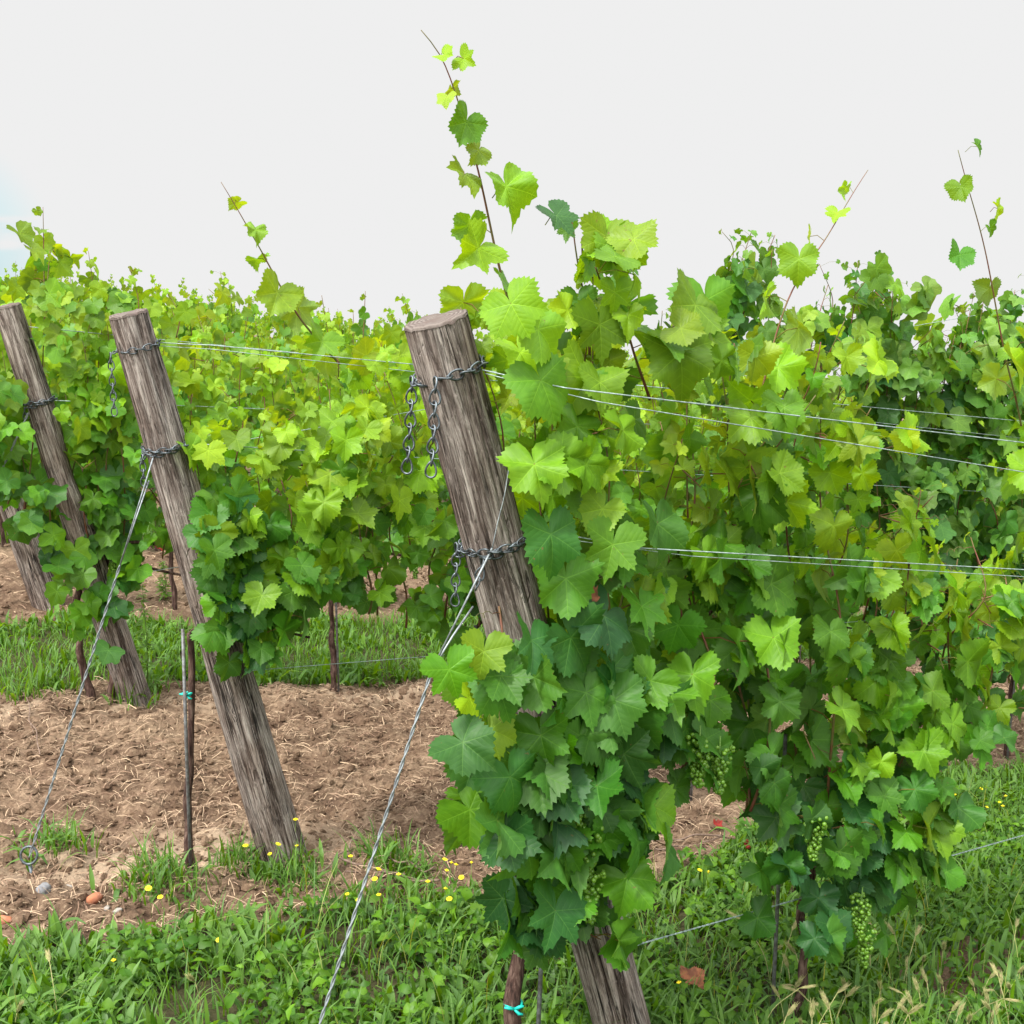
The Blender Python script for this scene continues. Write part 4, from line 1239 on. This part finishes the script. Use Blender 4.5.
G, c = straws(rg, 34000, soilpick(-1.0, 7.5, 2.9, 5.6), .006, .085, .0011)
tag(obj_np('straw', G, M_STRAW, colr=c), 'scattered dry straw and root bits on the tilled strip', 'straw', kind='stuff')
G, c = straws(rg, 4500, soilpick(-0.5, 8, 7.0, 9.2), .02, .12, .0022)
tag(obj_np('straw', G, M_STRAW, colr=c), 'scattered dry straw on the farther tilled strip', 'straw', kind='stuff')

# ------------------------------------------------------------------ yellow flowers, barley, twigs, stones
def flower_proto(h=0.10):
    root = empty('wildflower', (0, 0, 0))
    obj_np('stem', tube(np.array([[0, 0, -.01], [.004, .002, h*.5], [0, 0, h]]), .0009, 5), M_STEM, root)
    V = []; L = []; T = []
    n = 11
    for k in range(n):
        a = 2*math.pi*k/n; ca, sa = math.cos(a), math.sin(a); b = len(V)
        for (r, w, z) in ((.001, .0012, h), (.006, .0026, h+.002), (.0105, .0016, h+.001)):
            V += [[r*ca-w*sa, r*sa+w*ca, z], [r*ca+w*sa, r*sa-w*ca, z]]
        L += [b, b+1, b+3, b+2, b+2, b+3, b+5, b+4]; T += [4, 4]
    hd = obj_np('flower_head', cat([(np.array(V), L, T), tube(np.array([[0, 0, h-.004], [0, 0, h], [0, 0, h+.005]]), [.003, .0045, .003], 8)]), M_YELLOW, root)
    return root
fp = flower_proto(); ftall = flower_proto(0.15)
fl = [(268, 792), (283, 800), (296, 812), (300, 838), (262, 832), (277, 835), (248, 830), (352, 852), (362, 858), (380, 866), (398, 870), (441, 860), (446, 857), (450, 859), (428, 876), (444, 885), (455, 885), (437, 849), (471, 856), (465, 858), (354, 880), (372, 890), (381, 890), (226, 925), (121, 970), (688, 985), (674, 832), (691, 862), (702, 866), (960, 785), (973, 790), (985, 780), (995, 783), (978, 773), (950, 775), (940, 790), (1004, 792), (1012, 786), (990, 800), (968, 802), (925, 770), (935, 776), (152, 872), (165, 880)]
rr2 = random.Random(4)
used2 = set()
for i, (x, y) in enumerate(fl):
    p = fp if i % 2 else ftall
    c = p if id(p) not in used2 else copy_tree(p)
    used2.add(id(p))
    d_h = 0.10 if p is fp else 0.15
    u_, v_ = gsurv(x, y+d_h*330)
    c.location = tuple(W(u_, v_, float(ground_h(np.array([u_]), np.array([v_]))[0])))
    s = rr2.uniform(.6, .95); c.scale = (s, s, 1); c.rotation_euler = (rr2.uniform(-.1, .45), rr2.uniform(-.3, .3), rr2.uniform(0, 6))
    reg = 'in the grass at lower left' if x < 240 else 'by the foot of the second post' if x < 310 else 'among dry twigs left of the near vine' if x < 500 else 'in the weeds under the near vines' if x < 800 else 'near the bare stake by the right edge'
    tag(c, 'tiny yellow wildflower '+reg, 'flower', 'yellow wildflowers')

def barley(h, seed):
    rg = np.random.default_rng(seed)
    root = empty('wild_barley', (0, 0, 0))
    top = np.array([rg.normal(0, .03), rg.normal(0, .03), h])
    P = smooth_path([[0, 0, -.01], top*[.3, .3, .55], top], .02)
    obj_np('stalk', tube(P, .0011, 5), M_STRAWHEAD, root)
    d = top*[1.5, 1.5, 0]+[0, 0, .05]; d = d/np.linalg.norm(d)
    Gs = []
    for k in range(30):
        t = k/30; c = top+d*t*.032; a = k*2.4
        o = np.array([math.cos(a), math.sin(a), 0])
        e_ = c+d*.020+o*(.006+.003*(1-t))
        Gs.append(tube(np.array([c, c+(e_-c)*.25+o*.001, e_]), [.0013, .0009, .0003], 4))
    obj_np('seed_head', cat(Gs), M_STRAWHEAD, root)
    return root
bl = [(x, y) for x, y in ((785, 985), (800, 1000), (818, 975), (832, 990), (845, 965), (852, 1005), (866, 985), (880, 970), (893, 940), (905, 955), (915, 990), (888, 1000), (930, 975), (945, 965), (962, 985), (978, 960), (990, 985), (1005, 970), (900, 925), (920, 930), (760, 985), (775, 1010), (810, 1012), (870, 1012), (940, 1000), (985, 1010), (1010, 1000), (835, 1015), (15, 1000), (60, 985), (205, 985))]
bl += [(random.Random(k).uniform(740, 1020), random.Random(k+99).uniform(925, 1015)) for k in range(30)]
bp = [barley(.15, 1), barley(.12, 2), barley(.17, 3)]
ub_ = set()
for i, (x, y) in enumerate(bl):
    p = bp[i % 3]; c = p if id(p) not in ub_ else copy_tree(p); ub_.add(id(p))
    u_, v_ = gsurv(x, y+55)
    c.location = tuple(W(u_, v_, float(ground_h(np.array([u_]), np.array([v_]))[0]))); c.rotation_euler = (0, 0, rr2.uniform(0, 6)); s = rr2.uniform(.8, 1.1); c.scale = (s, s, s)
    tag(c, 'pale straw-coloured wild barley head in the grass under the near vines' if x > 500 else 'pale straw-coloured wild barley head in the lower left grass', 'wild grass', 'wild barley stalks')

def twig(x0, y0, x1, y1, r, label):
    a = gsurv(x0, y0); b = gsurv(x1, y1); rg = np.random.default_rng(int(x0*7+y0))
    A_ = W(a[0], a[1], .035); B_ = W(b[0], b[1], .03); n = 7
    P = np.array([A_+(B_-A_)*k/(n-1)+rg.normal(0, .006, 3) for k in range(n)])
    Gs = [tube(smooth_path(P-A_, .015), r, 6)]
    q = P[3]-A_; Gs.append(tube(np.array([q, q+(B_-A_)*.15+rg.normal(0, .02, 3)]), r*.6, 5))
    o = obj_np('dry_twig', cat(Gs), M_TWIG); o.location = tuple(A_)
    tag(o, label, 'twig', 'dry twigs lying on the ground')
twig(335, 868, 440, 892, .004, 'longest dry twig lying among yellow flowers left of the near vine')
twig(345, 880, 420, 886, .003, 'thin dry twig under the longest one, among yellow flowers')
twig(322, 880, 358, 845, .003, 'short dry twig slanting up behind the near stay wire')
twig(385, 866, 432, 880, .003, 'pale dry twig at the right end of the twig heap')
twig(640, 850, 720, 842, .0035, 'pale dry twig behind the near vine leaves')
twig(655, 858, 705, 852, .003, 'lower pale dry twig on the soil behind the near vine leaves')
twig(700, 850, 760, 838, .003, 'dry twig reaching right under the near vine leaves')
twig(25, 700, 40, 760, .002, 'thin dry stalk on the tilled soil at the left edge')

def stone(x, y, s, mat, label, seed):
    rg = np.random.default_rng(seed)
    u = np.linspace(0, 2*np.pi, 16, endpoint=False); l = np.linspace(-np.pi/2, np.pi/2, 9)
    S = np.array([[math.cos(a)*math.cos(b), math.cos(a)*math.sin(b), math.sin(a)] for a in l for b in u])
    q = S*(1+0.25*fbm(S[:, 0]*1.5, S[:, 1]*1.5, S[:, 2]*1.5, seed)[:, None])*s*np.array([1.2, .9, .65])
    L = []
    for i in range(8):
        for j in range(16): L += [i*16+j, i*16+(j+1) % 16, (i+1)*16+(j+1) % 16, (i+1)*16+j]
    o = obj_np('stone', (q, L, np.full(128, 4)), mat)
    a = gsurv(x, y); o.location = tuple(W(a[0], a[1], s*.25+float(ground_h(np.array([a[0]]), np.array([a[1]]))[0]))); o.rotation_euler = (0, 0, seed)
    tag(o, label, 'stone', 'stones on the bare soil')
stone(94, 898, .022, M_BRICK, 'small orange stone on the bare soil at lower left', 1)
stone(44, 896, .024, M_STONE_G, 'small dark grey stone left of the orange one', 2)
stone(68, 880, .011, M_STONE, 'tiny pale stone above the grey stone', 3)
stone(118, 915, .012, M_STONE, 'tiny pale stone right of the orange one at the grass edge', 4)
stone(107, 908, .010, M_STONE, 'pale pebble touching the orange stone', 5)
stone(5, 925, .018, M_BRICK, 'reddish stone cut by the left edge', 6)
stone(150, 880, .008, M_STONE, 'white pebble at the edge of the soil, below the thin trunk', 7)
stone(870, 965, .010, M_STONE, 'white pebble in the grass under the near vines', 8)

def fallen(name, P, size, mat, label, n, t, seed):
    tp = LEAF_HI[seed]
    G, uv, c = place_leaves(dict(pos=np.zeros((1, 3)), nor=to_dir(np.array([n], float)), tip=to_dir(np.array([t], float)), size=[size], tone=np.ones((1, 3))), [tp], np.random.default_rng(seed))
    V = G[0].copy(); rr = np.linalg.norm(V, axis=1, keepdims=True)/size
    V = V+np.array([0, 0, 1])*size*0.5*rr**2*(0.4+0.6*np.sin(np.arctan2(V[:, 1:2], V[:, 0:1])*3))
    o = obj_np(name, (V, G[1], G[2]), mat); o.location = tuple(P)
    tag(o, label, 'leaf', 'dead and red leaves')
a = gsurv(690, 1008); fallen('fallen_leaf', W(a[0], a[1], .09), .045, M_BROWNLEAF, 'curled brown dead leaf lying on the weeds at the bottom edge', (0, -.5, 1), (1, -.3, .2), 0)
a = gsurv(717, 832); fallen('fallen_leaf', W(a[0], a[1], .03), .026, M_REDLEAF, 'bright red leaf on the soil behind the near vine', (0, -.6, 1), (1, 0, 0), 1)
a = gsurv(744, 862); fallen('fallen_leaf', W(a[0], a[1], .06), .025, M_REDLEAF, 'small dark red leaf low under the near vine', (0, -1, .6), (.3, 0, -1), 2)
fallen('dead_leaf', W(*P3(592, 598, ROW_A-.18)), .035, M_BROWNLEAF, 'crumpled brown leaf caught in the near vine by the middle wire', (0.2, -1, .2), (1, 0, -.4), 3)
fallen('dead_leaf', W(*P3(160, 545, ROW_D-.2)), .045, M_REDLEAF, 'reddish leaf on a low vine seen left of the second post', (0, -1, .4), (.5, 0, -.8), 4)

# tall feathery weed beside the third post
def tall_weed(x, y, h, label, seed):
    a = gsurv(x, y); rg = np.random.default_rng(seed); o0 = W(a[0], a[1], 0)
    root = empty('tall_weed', o0); tag(root, label, 'weed')
    st = np.array([[0, 0, 0], [.01, 0, h*.5], [0, .01, h]])
    obj_np('stem', tube(st, [.003, .0025, .001], 6), M_STEM, root)
    n = 150; t = rg.random(n)**.8
    LV = dict(pos=np.stack([0*t, 0*t, t*h], 1), nor=np.stack([rg.normal(0, .3, n), rg.normal(0, .3, n), np.ones(n)], 1), tip=None, size=(.035+.05*(1-t))*rg.uniform(.7, 1.2, n), tone=np.tile(G2*1.1, (n, 1))*rg.uniform(.7, 1.2, (n, 1)))
    az = rg.uniform(0, 6.3, n); LV['tip'] = np.stack([np.cos(az), np.sin(az), rg.uniform(.2, .9, n)], 1)
    w = np.array([0, .06, .09, .07, 0]); y = np.linspace(0, 1, 5)
    V = np.concatenate([np.stack([-w, y, -.2*y*y], 1), np.stack([w, y, -.2*y*y], 1)])
    L = []
    for k in range(4): L += [k, k+1, 5+k+1, 5+k]
    G, uv, c = place_leaves(LV, [(V, np.array(L), np.full(4, 4), np.zeros((10, 2)))], rg)
    obj_np('foliage', G, M_GRASS, root, colr=c)
tall_weed(148, 690, .52, 'tall feathery green weed standing beside the foot of the third post', 5)
tall_weed(165, 600, .25, 'short green weed behind the feathery one on the grass edge', 6)

# ------------------------------------------------------------------ sky, sun, camera
SUN_EL, SUN_AZ = R(56), R(-138)      # azimuth measured from +Y towards +X
world = bpy.data.worlds.new('World'); sc.world = world; world.use_nodes = True
nt = world.node_tree; nt.nodes.clear()
def wn(t, **k):
    o = nt.nodes.new(t)
    for a, b in k.items(): setattr(o, a, b)
    return o
out = wn('ShaderNodeOutputWorld'); bg = wn('ShaderNodeBackground'); bg.inputs[1].default_value = 1.0
sky = wn('ShaderNodeTexSky', sky_type='NISHITA', sun_disc=False)
sky.sun_elevation = SUN_EL; sky.sun_rotation = SUN_AZ
skm = wn('ShaderNodeMix', data_type='RGBA', blend_type='MULTIPLY'); skm.inputs[0].default_value = 1
nt.links.new(sky.outputs[0], skm.inputs[6]); skm.inputs[7].default_value = (0.14, 0.14, 0.14, 1)
tc = wn('ShaderNodeTexCoord'); sp = wn('ShaderNodeSeparateXYZ'); nt.links.new(tc.outputs['Generated'], sp.inputs[0])
mr = wn('ShaderNodeMapRange', interpolation_type='SMOOTHSTEP'); nt.links.new(sp.outputs[2], mr.inputs[0])
for i, x in enumerate((0.26, 0.9, 0.0, 1.0)): mr.inputs[i+1].default_value = x
cl = wn('ShaderNodeMix', data_type='RGBA'); nt.links.new(mr.outputs[0], cl.inputs[0])
cl.inputs[6].default_value = (0.862, 0.862, 0.862, 1); cl.inputs[7].default_value = (2.5, 2.55, 2.65, 1)
# out-of-view cloud round the veiled sun, brightness added to light the near foliage
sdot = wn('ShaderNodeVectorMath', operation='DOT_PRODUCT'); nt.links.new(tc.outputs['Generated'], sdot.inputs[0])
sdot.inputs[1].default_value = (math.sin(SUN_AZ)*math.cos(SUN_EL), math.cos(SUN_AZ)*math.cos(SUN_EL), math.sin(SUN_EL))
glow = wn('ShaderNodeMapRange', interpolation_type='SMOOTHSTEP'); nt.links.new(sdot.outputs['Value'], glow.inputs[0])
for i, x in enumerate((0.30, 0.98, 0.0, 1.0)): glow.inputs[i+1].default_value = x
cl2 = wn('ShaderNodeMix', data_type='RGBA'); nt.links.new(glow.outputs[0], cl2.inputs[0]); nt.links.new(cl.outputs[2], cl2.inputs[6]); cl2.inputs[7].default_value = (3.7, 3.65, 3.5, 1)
# thin blue gap in the cloud low on the left
dn = wn('ShaderNodeVectorMath', operation='DOT_PRODUCT'); nt.links.new(tc.outputs['Generated'], dn.inputs[0])
dv = Vector((-0.43, 0.9, 0.016)).normalized(); dn.inputs[1].default_value = dv
gap = wn('ShaderNodeMapRange', interpolation_type='SMOOTHSTEP'); nt.links.new(dn.outputs['Value'], gap.inputs[0])
for i, x in enumerate((0.9955, 0.9997, 0.0, 0.8)): gap.inputs[i+1].default_value = x
nz = wn('ShaderNodeTexNoise'); nz.inputs['Scale'].default_value = 9; nz.inputs['Detail'].default_value = 4
mp = wn('ShaderNodeMapping'); mp.inputs['Scale'].default_value = (1, 1, 4); nt.links.new(tc.outputs['Generated'], mp.inputs[0]); nt.links.new(mp.outputs[0], nz.inputs['Vector'])
nr = wn('ShaderNodeMapRange', interpolation_type='SMOOTHSTEP'); nt.links.new(nz.outputs['Fac'], nr.inputs[0])
for i, x in enumerate((0.36, 0.52, 0.0, 1.0)): nr.inputs[i+1].default_value = x
mu = wn('ShaderNodeMath', operation='MULTIPLY'); nt.links.new(gap.outputs[0], mu.inputs[0]); nt.links.new(nr.outputs[0], mu.inputs[1])
thin = wn('ShaderNodeMix', data_type='RGBA'); thin.inputs[0].default_value = 0.82; nt.links.new(skm.outputs[2], thin.inputs[6]); thin.inputs[7].default_value = (0.60, 0.88, 0.95, 1)
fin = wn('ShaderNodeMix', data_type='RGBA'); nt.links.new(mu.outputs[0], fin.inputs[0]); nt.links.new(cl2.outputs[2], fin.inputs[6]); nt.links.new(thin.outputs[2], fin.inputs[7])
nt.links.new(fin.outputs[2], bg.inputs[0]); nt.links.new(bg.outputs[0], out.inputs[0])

sun = bpy.data.lights.new('sun', 'SUN'); sun.energy = 4.3; sun.angle = R(5); sun.color = (1.0, 0.96, 0.88)
so = bpy.data.objects.new('sun', sun); COL.objects.link(so)
sd = Vector((math.sin(SUN_AZ)*math.cos(SUN_EL), math.cos(SUN_AZ)*math.cos(SUN_EL), math.sin(SUN_EL)))
so.rotation_euler = sd.to_track_quat('Z', 'Y').to_euler(); so.location = (0, 0, 8)

cam = bpy.data.cameras.new('camera'); co = bpy.data.objects.new('camera', cam); COL.objects.link(co)
cam.sensor_fit = 'HORIZONTAL'; cam.sensor_width = 36; cam.lens = 36*1200/1024.0
cam.clip_start = 0.05; cam.clip_end = 3000
co.location = (0, 0, CAM_H); co.rotation_euler = (math.pi/2-PITCH, 0, 0)
sc.camera = co
sc.view_settings.view_transform = 'Standard'; sc.view_settings.look = 'None'; sc.view_settings.exposure = 0; sc.view_settings.gamma = 1
sc.render.resolution_x = sc.render.resolution_y = 1024
sc.cycles.max_bounces = 8; sc.cycles.transmission_bounces = 6; sc.cycles.diffuse_bounces = 4
